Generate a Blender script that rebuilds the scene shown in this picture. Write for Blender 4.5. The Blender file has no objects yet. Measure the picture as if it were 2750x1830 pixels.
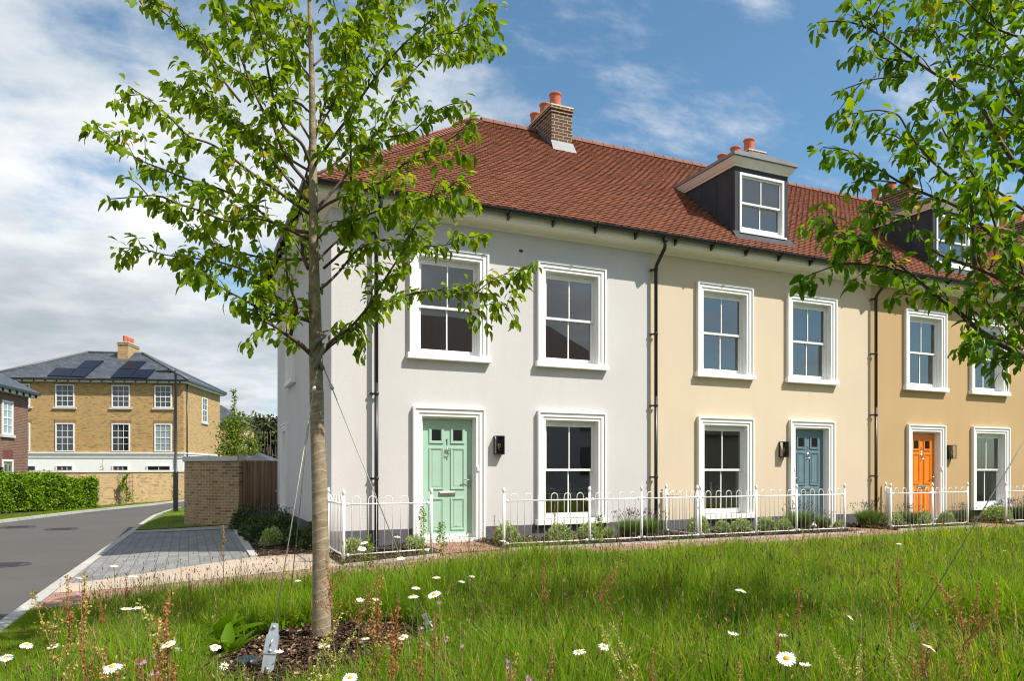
import bpy, math, random
import numpy as np
from mathutils import Vector, Matrix
R = random.Random(7)
RNG = np.random.default_rng(11)
S = bpy.context.scene
COL = S.collection
rad = math.radians

# ------------------------------------------------------------------ camera geometry (metres; X along the terrace, Y into it)
F = 1960.0; CX = 1375.0; HY = 1262.0; TH = rad(66)
CR = np.array([math.sin(TH), -math.cos(TH)]); CF = np.array([math.cos(TH), math.sin(TH)])
CAM = np.array([-2.104, -11.811, 1.19])

def at(px, py, depth):
    """The world point seen at a photograph pixel (2750 wide) at a given distance in front of the camera."""
    u = (px - CX) / F * depth; w = -(py - HY) / F * depth
    p = CAM[:2] + CF * depth + CR * u
    return np.array([p[0], p[1], CAM[2] + w])

def sm(a, b, x):
    t = np.clip((x - a) / (b - a), 0, 1)
    return t * t * (3 - 2 * t)

def G(x, y):
    """Ground height."""
    x = np.asarray(x, float); y = np.asarray(y, float)
    k = 1 - sm(-0.2, 1.8, x)
    return -.05 - .10 * k - .20 * (1 - sm(-3.8, .2, x)) - .004 * np.clip(y, 0, 60) * k

def g1(x, y): return float(G(x, y))

# ------------------------------------------------------------------ materials
MATS = {}
def newmat(name):
    m = bpy.data.materials.new(name); m.use_nodes = True
    nt = m.node_tree; nt.nodes.clear()
    out = nt.nodes.new('ShaderNodeOutputMaterial')
    return m, nt, out

def nd(nt, typ, **kw):
    n = nt.nodes.new(typ)
    for k, v in kw.items():
        if k.startswith('i_'):
            n.inputs[k[2:].replace('_', ' ')].default_value = v
        else: setattr(n, k, v)
    return n

def math_(nt, op, a, b=None, c=None):
    n = nt.nodes.new('ShaderNodeMath'); n.operation = op
    for i, v in enumerate((a, b, c)):
        if v is None: continue
        if isinstance(v, (int, float)): n.inputs[i].default_value = v
        else: nt.links.new(v, n.inputs[i])
    return n.outputs[0]

def mixc(nt, fac, a, b, blend='MIX'):
    n = nt.nodes.new('ShaderNodeMix'); n.data_type = 'RGBA'; n.blend_type = blend
    for sock, v in ((n.inputs[0], fac), (n.inputs[6], a), (n.inputs[7], b)):
        if isinstance(v, (int, float)): sock.default_value = v
        elif isinstance(v, tuple): sock.default_value = (v[0], v[1], v[2], 1)
        else: nt.links.new(v, sock)
    return n.outputs[2]

def objco(nt): return nt.nodes.new('ShaderNodeTexCoord').outputs['Object']

def noise(nt, scale, detail=4, vec=None, rough=.55):
    n = nt.nodes.new('ShaderNodeTexNoise'); n.inputs['Scale'].default_value = scale
    n.inputs['Detail'].default_value = detail; n.inputs['Roughness'].default_value = rough
    nt.links.new(vec if vec is not None else objco(nt), n.inputs['Vector'])
    return n.outputs['Fac']

def remap(nt, v, a, b, c=0., d=1.):
    n = nt.nodes.new('ShaderNodeMapRange'); n.inputs[1].default_value = a; n.inputs[2].default_value = b
    n.inputs[3].default_value = c; n.inputs[4].default_value = d
    nt.links.new(v, n.inputs[0]); return n.outputs[0]

def bump(nt, h, strength=.3, dist=.01):
    n = nt.nodes.new('ShaderNodeBump'); n.inputs['Strength'].default_value = strength
    n.inputs['Distance'].default_value = dist; nt.links.new(h, n.inputs['Height']); return n.outputs[0]

def scale3(c, f): return tuple(max(0, min(1, x * f)) for x in c)

def pm(name, col, rough=.6, metal=0., var=.12, scale=6., bscale=0., bstr=.2, bdist=.004, spec=.5, var2=0., scale2=.7, streak=0.):
    """Plain surface: colour broken by two noises, and a fine bump."""
    if name in MATS: return MATS[name]
    m, nt, out = newmat(name)
    b = nd(nt, 'ShaderNodeBsdfPrincipled'); b.inputs['Roughness'].default_value = rough
    b.inputs['Metallic'].default_value = metal; b.inputs['Specular IOR Level'].default_value = spec
    c = mixc(nt, remap(nt, noise(nt, scale), .3, .7), scale3(col, 1 - var), scale3(col, 1 + var))
    if var2:
        c = mixc(nt, remap(nt, noise(nt, scale2, 6), .42, .72), c, scale3(col, 1 - var2))
    if streak:
        mp = nd(nt, 'ShaderNodeMapping'); mp.inputs['Scale'].default_value = (4.5, 4.5, .35); nt.links.new(objco(nt), mp.inputs[0])
        c = mixc(nt, remap(nt, noise(nt, 1., 6, mp.outputs[0], .65), .50, .75), c, scale3(col, 1 - streak))
    nt.links.new(c, b.inputs['Base Color'])
    if bscale:
        nt.links.new(bump(nt, noise(nt, bscale, 3), bstr, bdist), b.inputs['Normal'])
    nt.links.new(b.outputs[0], out.inputs[0]); MATS[name] = m; return m

def brickmat(name, c1, c2, mortar, dark=(.06, .045, .04), darkamt=.12, bw=.225, rh=.075, ms=.006, soft=.1, flat=False, rough=.85, hvar=.25, msmooth=.1, uv=False, stain=.25):
    m, nt, out = newmat(name)
    co = objco(nt)
    if uv: vec = nd(nt, 'ShaderNodeUVMap').outputs[0]
    elif flat: vec = co
    else:
        sep = nd(nt, 'ShaderNodeSeparateXYZ'); nt.links.new(co, sep.inputs[0])
        cmb = nd(nt, 'ShaderNodeCombineXYZ')
        nt.links.new(math_(nt, 'ADD', sep.outputs[0], sep.outputs[1]), cmb.inputs[0]); nt.links.new(sep.outputs[2], cmb.inputs[1])
        vec = cmb.outputs[0]
    br = nd(nt, 'ShaderNodeTexBrick'); br.inputs['Scale'].default_value = 1; br.inputs['Brick Width'].default_value = bw
    br.inputs['Row Height'].default_value = rh; br.inputs['Mortar Size'].default_value = ms; br.inputs['Mortar Smooth'].default_value = msmooth
    br.inputs['Bias'].default_value = 0
    br.inputs['Color1'].default_value = (0, 0, 0, 1); br.inputs['Color2'].default_value = (1, 1, 1, 1); br.inputs['Mortar'].default_value = (.5, .5, .5, 1)
    nt.links.new(vec, br.inputs['Vector'])
    t = nd(nt, 'ShaderNodeSeparateColor'); nt.links.new(br.outputs['Color'], t.inputs[0])
    f = t.outputs[0]
    c = mixc(nt, f, c1, c2)
    # a share of burnt bricks, chosen by each brick's own value
    dk = math_(nt, 'LESS_THAN', math_(nt, 'FRACT', math_(nt, 'MULTIPLY', f, 7.31)), darkamt)
    c = mixc(nt, math_(nt, 'MULTIPLY', dk, .55), c, dark)
    c = mixc(nt, remap(nt, noise(nt, 25, 4), .3, .7), c, mixc(nt, 1., c, (1 - hvar, 1 - hvar, 1 - hvar), 'MULTIPLY'))
    c = mixc(nt, br.outputs['Fac'], c, mortar)
    c = mixc(nt, remap(nt, noise(nt, .6, 5), .4, .75, 0, stain), c, scale3(mortar, .7))
    b = nd(nt, 'ShaderNodeBsdfPrincipled'); b.inputs['Roughness'].default_value = rough
    nt.links.new(c, b.inputs['Base Color'])
    inv = math_(nt, 'SUBTRACT', 1., br.outputs['Fac'])
    nt.links.new(bump(nt, math_(nt, 'ADD', inv, math_(nt, 'MULTIPLY', noise(nt, 60, 3), .5)), .6, .006), b.inputs['Normal'])
    nt.links.new(b.outputs[0], out.inputs[0]); MATS[name] = m; return m

def rndmat(name, stops, rough=.6, trans=0., transcol=None, spec=.3, nscale=0, nvar=.25, bscale=0, bstr=.3, bdist=.003):
    """Colour chosen by each leaf's / tile's own random number; optional light passing through."""
    m, nt, out = newmat(name)
    a = nd(nt, 'ShaderNodeAttribute', attribute_name='rnd')
    cr = nd(nt, 'ShaderNodeValToRGB')
    el = cr.color_ramp.elements
    while len(el) < len(stops): el.new(.5)
    for e, (p, c) in zip(el, stops): e.position = p; e.color = (*c, 1)
    nt.links.new(a.outputs['Fac'], cr.inputs[0])
    c = cr.outputs[0]
    if nscale:
        c = mixc(nt, remap(nt, noise(nt, nscale), .3, .7), mixc(nt, 1., c, (1 - nvar,) * 3, 'MULTIPLY'), c)
    b = nd(nt, 'ShaderNodeBsdfPrincipled'); b.inputs['Roughness'].default_value = rough; b.inputs['Specular IOR Level'].default_value = spec
    nt.links.new(c, b.inputs['Base Color'])
    if bscale: nt.links.new(bump(nt, noise(nt, bscale, 3), bstr, bdist), b.inputs['Normal'])
    sh = b.outputs[0]
    if trans:
        tl = nd(nt, 'ShaderNodeBsdfTranslucent')
        nt.links.new(mixc(nt, 1., c, transcol or (1, 1, .5), 'MULTIPLY'), tl.inputs[0])
        mx = nd(nt, 'ShaderNodeMixShader'); mx.inputs[0].default_value = trans
        nt.links.new(sh, mx.inputs[1]); nt.links.new(tl.outputs[0], mx.inputs[2]); sh = mx.outputs[0]
    nt.links.new(sh, out.inputs[0]); MATS[name] = m; return m

def glassmat(name, ior=1.9, tint=(.80, .84, .82)):
    m, nt, out = newmat(name)
    fr = nd(nt, 'ShaderNodeFresnel'); fr.inputs[0].default_value = ior
    # the panes of a double glazed unit bow a little
    nb = bump(nt, noise(nt, 1.7, 1), .03, .02)
    t = nd(nt, 'ShaderNodeBsdfTransparent'); t.inputs[0].default_value = (*tint, 1)
    g = nd(nt, 'ShaderNodeBsdfGlossy'); g.inputs['Roughness'].default_value = .004
    nt.links.new(nb, g.inputs['Normal'])
    mx = nd(nt, 'ShaderNodeMixShader')
    nt.links.new(fr.outputs[0], mx.inputs[0]); nt.links.new(t.outputs[0], mx.inputs[1]); nt.links.new(g.outputs[0], mx.inputs[2])
    nt.links.new(mx.outputs[0], out.inputs[0]); MATS[name] = m; return m

WHITE = pm('white_paint', (.80, .80, .79), .45, var=.02, scale=3)
CREAM = pm('cornice_paint', (.86, .82, .75), .5, var=.03)
DORCREAM = pm('dormer_cornice_paint', (.84, .79, .74), .5, var=.03)
W1 = pm('grey_render', (.61, .588, .585), .9, var=.07, scale=45, bscale=110, bstr=.9, bdist=.006, spec=.2, var2=.06, streak=.05, scale2=.6)
W2 = pm('cream_render', (.665, .55, .41), .9, var=.07, scale=45, bscale=110, bstr=.9, bdist=.006, spec=.2, var2=.06, streak=.05, scale2=.6)
W3 = pm('ochre_render', (.505, .35, .182), .9, var=.08, scale=45, bscale=110, bstr=.9, bdist=.006, spec=.2, var2=.07, streak=.05, scale2=.6)
PLINTH = pm('plinth_render', (.095, .095, .11), .85, var=.1, bscale=120, bstr=.4)
BLACKP = pm('black_plastic', (.018, .018, .02), .35, var=.2)
LEAD = pm('lead_sheet', (.046, .050, .060), .65, spec=.2, var=.18, scale=3, bscale=8, bstr=.15, bdist=.01, var2=.2, scale2=2)
LEADL = pm('lead_weathered', (.12, .13, .145), .5, var=.2, scale=9, bscale=14, bstr=.3, bdist=.01)
LEADR = pm('lead_roof', (.20, .20, .22), .5, var=.15, scale=4)
INTERIOR = pm('room_plaster', (.72, .70, .66), .9, var=.1, scale=1.2)
GLASS = glassmat('window_glass', 2.7)
STEEL = pm('satin_steel', (.55, .55, .55), .3, metal=1., var=.08)
CHROME = pm('chrome', (.75, .76, .78), .12, metal=1., var=.05)
GALV = pm('galvanised_steel', (.42, .47, .50), .42, metal=.6, var=.15, scale=14)
WIREM = pm('steel_wire', (.33, .31, .26), .5, metal=.4, var=.2, scale=60)
POT = pm('terracotta', (.47, .13, .06), .75, var=.12, scale=8, bscale=50, bstr=.2)
MORTARW = pm('pale_mortar', (.66, .60, .48), .9, var=.1)
STONE = pm('pale_stone', (.56, .54, .49), .85, var=.1, scale=5, bscale=70, bstr=.3, var2=.1)
CHBRICK = brickmat('brown_brick', (.085, .038, .021), (.125, .057, .032), (.55, .43, .26), darkamt=.1, ms=.0058, stain=.04)
YBRICK = brickmat('yellow_stock_brick', (.60, .37, .13), (.46, .27, .09), (.50, .40, .25), dark=(.15, .105, .07), darkamt=.12)
YBRICK2 = brickmat('yellow_chimney_brick', (.56, .36, .16), (.44, .27, .11), (.50, .40, .26), dark=(.16, .11, .09), darkamt=.13)
GBRICK = brickmat('yellow_garden_brick', (.56, .36, .16), (.44, .27, .11), (.50, .40, .26), dark=(.16, .11, .09), darkamt=.13, uv=True)
NBRICK = brickmat('mottled_garden_brick', (.47, .31, .145), (.33, .20, .09), (.48, .40, .27), dark=(.075, .058, .06), darkamt=.14, hvar=.4, uv=True)
RBRICK = brickmat('red_brick', (.22, .085, .045), (.14, .055, .035), (.40, .30, .22), darkamt=.15)
TILE = rndmat('clay_tile', [(0, (.30, .115, .074)), (.2, (.355, .137, .083)), (.6, (.395, .152, .092)), (.88, (.43, .172, .10)), (1, (.32, .125, .085))], .8, nscale=40, nvar=.3, bscale=90, bstr=.25, spec=.25)
RIDGE = pm('ridge_tile', (.185, .062, .038), .75, var=.22, scale=3.3, bscale=40, bstr=.2)
SLATE = brickmat('roof_slate', (.052, .062, .078), (.095, .108, .125), (.025, .03, .035), darkamt=.06, bw=.3, rh=.2, ms=.008, rough=.5)
SOLAR = pm('solar_glass', (.006, .009, .022), .3, var=.3, spec=.12)
TRUNK = pm('tree_bark', (.30, .235, .145), .9, var=.35, scale=22, bscale=38, bstr=.8, bdist=.012, var2=.55, scale2=9)
BRANCH = pm('young_bark', (.105, .066, .046), .75, var=.4, scale=16, bscale=60, bstr=.5, bdist=.004, var2=.45, scale2=5)
HESSIAN = None
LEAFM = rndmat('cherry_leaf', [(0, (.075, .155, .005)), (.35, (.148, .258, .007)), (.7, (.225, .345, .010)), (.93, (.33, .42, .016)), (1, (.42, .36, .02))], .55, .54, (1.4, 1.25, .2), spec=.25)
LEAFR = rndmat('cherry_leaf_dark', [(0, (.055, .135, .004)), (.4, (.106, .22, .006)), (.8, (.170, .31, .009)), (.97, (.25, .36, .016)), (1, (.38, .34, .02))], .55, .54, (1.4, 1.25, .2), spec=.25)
GRASS = rndmat('meadow_blade', [(0, (.070, .155, .006)), (.4, (.145, .285, .009)), (.8, (.23, .385, .015)), (.94, (.35, .44, .035)), (1, (.50, .43, .19))], .6, .55, (1.35, 1.2, .25), spec=.2)
LAWNB = rndmat('lawn_blade', [(0, (.10, .17, .004)), (.6, (.19, .28, .008)), (1, (.29, .37, .02))], .6, .5, (1.2, 1.2, .4), spec=.2)
HEDGEM = rndmat('hedge_leaf', [(0, (.06, .13, .005)), (.5, (.15, .27, .008)), (1, (.27, .38, .014))], .5, .35, (1.1, 1.2, .4))
YTREE = rndmat('spring_leaf', [(0, (.08, .13, .015)), (.5, (.16, .23, .025)), (1, (.26, .32, .04))], .5, .4, (1.1, 1.2, .4))
HEBE = rndmat('hebe_leaf', [(0, (.20, .29, .08)), (.5, (.35, .44, .15)), (1, (.50, .56, .24))], .55, .2, (1.1, 1.2, .6))
DARKSH = rndmat('evergreen_leaf', [(0, (.04, .075, .025)), (.6, (.085, .145, .05)), (1, (.14, .20, .075))], .5, .2)
LAVM = rndmat('lavender_leaf', [(0, (.09, .16, .04)), (.6, (.18, .29, .06)), (1, (.26, .36, .11))], .6, .25)
WOODM = rndmat('woodland_leaf', [(0, (.016, .024, .008)), (.55, (.045, .062, .016)), (.85, (.09, .11, .025)), (1, (.15, .15, .04))], .8)
SORR = rndmat('sorrel_seed', [(0, (.24, .075, .030)), (.5, (.42, .17, .055)), (1, (.52, .29, .10))], .8, .25, (1.1, 1, .7))
SORG = rndmat('sorrel_seed_tan', [(0, (.34, .16, .05)), (.5, (.46, .30, .08)), (1, (.50, .42, .12))], .8, .25, (1.1, 1, .7))
SORY = rndmat('sorrel_seed_green', [(0, (.40, .36, .07)), (.5, (.50, .48, .12)), (1, (.60, .56, .20))], .8, .25, (1.1, 1, .7))
SEED = rndmat('grass_seed', [(0, (.06, .04, .022)), (.35, (.15, .085, .04)), (.75, (.28, .16, .07)), (1, (.44, .32, .15))], .85, .15)
STALK = rndmat('dry_stalk', [(0, (.07, .13, .02)), (.5, (.14, .19, .04)), (1, (.28, .22, .09))], .7, .2)
PETAL = pm('white_petal', (.84, .84, .83), .6, var=.03)
DISC = pm('yellow_disc', (.72, .36, .012), .8, var=.25, scale=300)
PINKM = pm('pink_petal', (.48, .20, .42), .7, var=.2, scale=80)
STEMG = pm('green_stem', (.10, .17, .03), .7, var=.3, scale=20)
CHIP = rndmat('bark_chip', [(0, (.022, .012, .008)), (.5, (.065, .034, .020)), (.85, (.14, .075, .042)), (1, (.42, .30, .20))], .9)
MULCH = pm('bark_mulch', (.045, .024, .014), .95, var=.5, scale=45, bscale=60, bstr=1., bdist=.03)
SOIL = pm('soil', (.05, .045, .02), .95, var=.4, scale=20)
GTURF = pm('meadow_base', (.03, .055, .010), .95, var=.4, scale=9)
LTURF = pm('lawn_turf', (.13, .195, .010), .9, var=.3, scale=14, bscale=140, bstr=.9, bdist=.02, var2=.25, scale2=2)
KERB = pm('kerb_concrete', (.46, .44, .40), .9, var=.12, scale=8, bscale=90, bstr=.3, var2=.15)
BLACKM = pm('black_metal', (.012, .012, .013), .35, var=.2)
WOODF = None

def asphalt():
    m, nt, out = newmat('asphalt')
    b = nd(nt, 'ShaderNodeBsdfPrincipled'); b.inputs['Roughness'].default_value = .85
    c = mixc(nt, remap(nt, noise(nt, 120, 3), .35, .7), (.050, .047, .044), (.118, .110, .103))
    c = mixc(nt, remap(nt, noise(nt, .55, 6), .4, .7, 0, .55), c, (.11, .092, .076))
    c = mixc(nt, remap(nt, noise(nt, 3., 6), .55, .75, 0, .35), c, (.055, .052, .05))
    nt.links.new(c, b.inputs['Base Color'])
    nt.links.new(bump(nt, noise(nt, 150, 3), .5, .006), b.inputs['Normal'])
    nt.links.new(b.outputs[0], out.inputs[0]); return m
ASPHALT = asphalt()

def paving(name, c1, c2, mortar, bw, rh, ms, rot=0., hvar=.2, darkamt=0., dark=(.1, .06, .05)):
    m = brickmat(name, c1, c2, mortar, dark=dark, darkamt=darkamt, bw=bw, rh=rh, ms=ms, flat=True, hvar=hvar)
    if rot:
        nt = m.node_tree
        br = [n for n in nt.nodes if n.type == 'TEX_BRICK'][0]
        src = br.inputs['Vector'].links[0].from_socket
        mp = nd(nt, 'ShaderNodeMapping'); mp.inputs['Rotation'].default_value = (0, 0, rad(rot))
        nt.links.new(src, mp.inputs[0]); nt.links.new(mp.outputs[0], br.inputs['Vector'])
    return m
SETTS = paving('grey_block_paving', (.20, .20, .20), (.29, .285, .275), (.10, .10, .10), .24, .16, .006, 90)
KERBP = paving('kerb_blocks', (.44, .42, .38), (.50, .48, .43), (.20, .18, .15), .92, 30., .012, 90, hvar=.15)
SLABS = paving('buff_slab', (.50, .40, .31), (.47, .365, .27), (.30, .25, .20), .9, .6, .008, 0, hvar=.1)
REDP = paving('red_brick_paving', (.42, .22, .155), (.35, .17, .12), (.28, .20, .15), .215, .065, .005, 0, darkamt=.12)
REDP2 = paving('red_door_paving', (.40, .20, .14), (.34, .16, .11), (.26, .18, .13), .215, .065, .005, 0, darkamt=.12)
FOOTW = paving('pale_slab', (.36, .33, .30), (.33, .30, .27), (.2, .18, .16), .6, .45, .008, 0, hvar=.12)

def hessian():
    m, nt, out = newmat('hessian_wrap')
    co = objco(nt)
    b = nd(nt, 'ShaderNodeBsdfPrincipled'); b.inputs['Roughness'].default_value = .95
    wv = nd(nt, 'ShaderNodeTexWave'); wv.bands_direction = 'Z'; wv.inputs['Scale'].default_value = 4.2; wv.inputs['Distortion'].default_value = 3.2
    wv.inputs['Detail Scale'].default_value = 2.
    mpw = nd(nt, 'ShaderNodeMapping'); mpw.inputs['Rotation'].default_value = (.16, .28, 0); nt.links.new(co, mpw.inputs[0]); nt.links.new(mpw.outputs[0], wv.inputs['Vector'])
    fine = noise(nt, 240, 2)
    c = mixc(nt, remap(nt, noise(nt, 14, 5), .35, .7), (.24, .175, .11), (.42, .34, .23))
    c = mixc(nt, remap(nt, wv.outputs['Fac'], .975, 1.0), c, (.54, .46, .33))
    c = mixc(nt, remap(nt, fine, .35, .65), mixc(nt, 1., c, (.7, .7, .7), 'MULTIPLY'), c)
    nt.links.new(c, b.inputs['Base Color'])
    nt.links.new(bump(nt, math_(nt, 'ADD', fine, math_(nt, 'MULTIPLY', wv.outputs['Fac'], .3)), .5, .005), b.inputs['Normal'])
    nt.links.new(b.outputs[0], out.inputs[0]); return m
HESSIAN = hessian()

def boards():
    m, nt, out = newmat('weathered_boards')
    co = objco(nt)
    mp = nd(nt, 'ShaderNodeMapping'); mp.inputs['Scale'].default_value = (22, 22, 1.1); nt.links.new(co, mp.inputs[0])
    b = nd(nt, 'ShaderNodeBsdfPrincipled'); b.inputs['Roughness'].default_value = .8
    a = nd(nt, 'ShaderNodeAttribute', attribute_name='rnd')
    c = mixc(nt, a.outputs['Fac'], (.19, .115, .065), (.33, .21, .125))
    c = mixc(nt, remap(nt, noise(nt, 1, 5, mp.outputs[0]), .35, .7), mixc(nt, 1., c, (.6, .6, .6), 'MULTIPLY'), c)
    c = mixc(nt, remap(nt, noise(nt, 7, 2), .72, .8), c, (.04, .022, .014))
    nt.links.new(c, b.inputs['Base Color']); nt.links.new(b.outputs[0], out.inputs[0]); return m
WOODF = boards()

# ------------------------------------------------------------------ object helpers
ORG = {}
def tag(o, label=None, cat=None, group=None, kind=None):
    if label: o['label'] = label
    if cat: o['category'] = cat
    if group: o['group'] = group
    if kind: o['kind'] = kind
    return o

def thing(name, label, cat, loc=(0, 0, 0), group=None, rotz=0.):
    o = bpy.data.objects.new(name, None); COL.objects.link(o); o.location = loc; o.rotation_euler = (0, 0, rotz)
    o.empty_display_size = .1
    ORG[o.name] = np.array(loc, float) if not rotz else np.zeros(3)
    return tag(o, label, cat, group)

def link_mesh(name, me, parent=None):
    o = bpy.data.objects.new(name, me); COL.objects.link(o)
    if parent is not None:
        o.parent = parent; ORG[o.name] = ORG.get(parent.name, np.zeros(3))
    else: ORG[o.name] = np.zeros(3)
    return o

class MB:
    """Collects boxes, tubes and lathes; build() links them as one mesh object."""
    def __init__(s, mapf=None): s.v = []; s.f = []; s.m = []; s.map = mapf or (lambda a, b, c: (a, b, c)); s.mi = 0; s.sm = []
    def add(s, vs, fs, smooth=False):
        o = len(s.v); s.v += [s.map(*p) for p in vs]
        for f in fs: s.f.append([i + o for i in f]); s.m.append(s.mi); s.sm.append(smooth)
    def quad(s, a, b, c, d): s.add([a, b, c, d], [(0, 1, 2, 3)])
    def box(s, x0, x1, y0, y1, z0, z1):
        s.add([(x, y, z) for x in (x0, x1) for y in (y0, y1) for z in (z0, z1)],
              [(0, 1, 3, 2), (4, 6, 7, 5), (0, 4, 5, 1), (2, 3, 7, 6), (0, 2, 6, 4), (1, 5, 7, 3)])
    def frame(s, x0, x1, z0, z1, w, y0, y1, bottom=True, wb=None):
        """Rectangular frame in the x-z plane: stiles between the rails, butted."""
        wb = wb or w
        s.box(x0, x1, y0, y1, z1 - w, z1)
        if bottom: s.box(x0, x1, y0, y1, z0, z0 + wb)
        zz = z0 + wb if bottom else z0
        s.box(x0, x0 + w, y0, y1, zz, z1 - w); s.box(x1 - w, x1, y0, y1, zz, z1 - w)
    def tube(s, pts, rs, n=6, cap=True, smooth=True):
        pts = [Vector(p) for p in pts]
        if isinstance(rs, (int, float)): rs = [rs] * len(pts)
        vs = []; fs = []
        prev = None
        for i, p in enumerate(pts):
            d = (pts[min(i + 1, len(pts) - 1)] - pts[max(i - 1, 0)])
            d = d.normalized() if d.length > 1e-9 else Vector((0, 0, 1))
            if prev is None: a = d.orthogonal().normalized()
            else:
                a = prev - d * prev.dot(d)
                a = a.normalized() if a.length > 1e-6 else d.orthogonal().normalized()
            prev = a; b = d.cross(a)
            for k in range(n):
                t = 2 * math.pi * k / n
                vs.append(tuple(p + (a * math.cos(t) + b * math.sin(t)) * rs[i]))
        for i in range(len(pts) - 1):
            for k in range(n):
                k2 = (k + 1) % n
                fs.append((i * n + k, i * n + k2, (i + 1) * n + k2, (i + 1) * n + k))
        if cap: fs.append(tuple(range(n - 1, -1, -1))); fs.append(tuple((len(pts) - 1) * n + k for k in range(n)))
        s.add(vs, fs, smooth)
    def lathe(s, prof, c=(0, 0, 0), n=14, smooth=True):
        vs = []; fs = []
        for r, z in prof:
            for k in range(n):
                t = 2 * math.pi * k / n; vs.append((c[0] + r * math.cos(t), c[1] + r * math.sin(t), c[2] + z))
        for i in range(len(prof) - 1):
            for k in range(n):
                k2 = (k + 1) % n; fs.append((i * n + k, i * n + k2, (i + 1) * n + k2, (i + 1) * n + k))
        s.add(vs, fs, smooth)
    def extr(s, prof, x0, x1, cap=True):
        """Profile of (y,z) points extruded along x."""
        n = len(prof)
        vs = [(x0, y, z) for y, z in prof] + [(x1, y, z) for y, z in prof]
        fs = [(i, (i + 1) % n, n + (i + 1) % n, n + i) for i in range(n)]
        if cap: fs += [tuple(range(n - 1, -1, -1)), tuple(range(n, 2 * n))]
        s.add(vs, fs)
    def build(s, name, mat, parent=None, bevel=0.):
        me = bpy.data.meshes.new(name)
        off = ORG.get(parent.name, np.zeros(3)) if parent is not None else np.zeros(3)
        me.from_pydata([(v[0] - off[0], v[1] - off[1], v[2] - off[2]) for v in s.v], [], s.f)
        for m in (mat if isinstance(mat, (list, tuple)) else [mat]): me.materials.append(m)
        me.polygons.foreach_set('material_index', s.m); me.polygons.foreach_set('use_smooth', s.sm)
        me.update()
        o = link_mesh(name, me, parent)
        if bevel:
            b = o.modifiers.new('bevel', 'BEVEL'); b.width = bevel; b.segments = 2; b.limit_method = 'ANGLE'
        return o

class Big:
    """Many copies of small templates (leaves, blades, tiles, chips) in one mesh, with a random number per copy."""
    def __init__(s): s.V = []; s.L = []; s.T = []; s.R = []; s.M = []; s.n = 0
    def add(s, tv, tf, M, T, rnd, mi=0):
        tv = np.asarray(tv, float); k = len(T)
        if k == 0: return
        v = np.einsum('kij,nj->kni', M, tv) + T[:, None, :]
        n = len(tv)
        lo = np.concatenate([np.array(f) for f in tf]); tot = np.array([len(f) for f in tf])
        L = (np.arange(k)[:, None] * n + lo[None, :]).ravel() + s.n
        s.V.append(v.reshape(-1, 3)); s.L.append(L); s.T.append(np.tile(tot, k)); s.R.append(np.repeat(rnd, len(tf)))
        s.M.append(np.full(len(tf) * k, mi)); s.n += k * n
    def build(s, name, mat, parent=None, smooth=False):
        me = bpy.data.meshes.new(name)
        off = ORG.get(parent.name, np.zeros(3)) if parent is not None else np.zeros(3)
        V = np.concatenate(s.V) - off; L = np.concatenate(s.L).astype(np.int32); T = np.concatenate(s.T).astype(np.int32)
        me.vertices.add(len(V)); me.vertices.foreach_set('co', V.ravel().astype(np.float32))
        me.loops.add(len(L)); me.loops.foreach_set('vertex_index', L)
        me.polygons.add(len(T)); st = np.concatenate([[0], np.cumsum(T)[:-1]]).astype(np.int32)
        me.polygons.foreach_set('loop_start', st); me.polygons.foreach_set('loop_total', T)
        for m in (mat if isinstance(mat, (list, tuple)) else [mat]): me.materials.append(m)
        me.polygons.foreach_set('material_index', np.concatenate(s.M).astype(np.int32))
        if smooth: me.polygons.foreach_set('use_smooth', np.ones(len(T), bool))
        me.update(calc_edges=True)
        a = me.attributes.new('rnd', 'FLOAT', 'FACE'); a.data.foreach_set('value', np.concatenate(s.R).astype(np.float32))
        return link_mesh(name, me, parent)

def norm(a): return a / np.maximum(np.linalg.norm(a, axis=-1, keepdims=True), 1e-9)

def frames(xdir, up, size, wid=None):
    """Matrices whose columns are length axis, width axis, normal."""
    x = norm(xdir); z = norm(up - x * np.sum(up * x, -1, keepdims=True)); y = np.cross(z, x)
    size = np.asarray(size)[:, None]; w = size if wid is None else np.asarray(wid)[:, None]
    return np.stack([x * size, y * w, z * size], -1)

def leaf_template(width=.55, droop=.22, fold=.10, serr=.03):
    st = [0, .14, .32, .52, .72, .88, 1.]; hw = [0, .30, .47, .5, .40, .2, 0]
    mid = [(t, 0, -droop * t * t) for t in st]
    vs = list(mid); L = []; Rr = []
    for i in range(1, 6):
        h = hw[i] * width + (serr if i % 2 else 0)
        L.append(len(vs)); vs.append((st[i] + (.02 if i % 2 else 0), h, mid[i][2] + fold * hw[i] * 2))
        Rr.append(len(vs)); vs.append((st[i] + (.02 if i % 2 else 0), -h, mid[i][2] + fold * hw[i] * 2))
    fs = []
    for i in range(6):
        for S_, rev in ((L, 0), (Rr, 1)):
            a, b = i, i + 1
            e0 = S_[i - 1] if i >= 1 else None; e1 = S_[i] if i < 5 else None
            f = [x for x in (a, b, e1, e0) if x is not None]
            fs.append(f[::-1] if rev else f)
    return vs, fs
LEAF = leaf_template(.43, .25, .10, .035); LEAF2 = leaf_template(.50, .42, .05, .05); LEAF3 = leaf_template(.40, .62, .16, .045)
SLEAF = ([(0, 0, 0), (.5, .28, .06), (1, 0, -.08), (.5, -.28, .06)], [(0, 3, 2, 1)])
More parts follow.
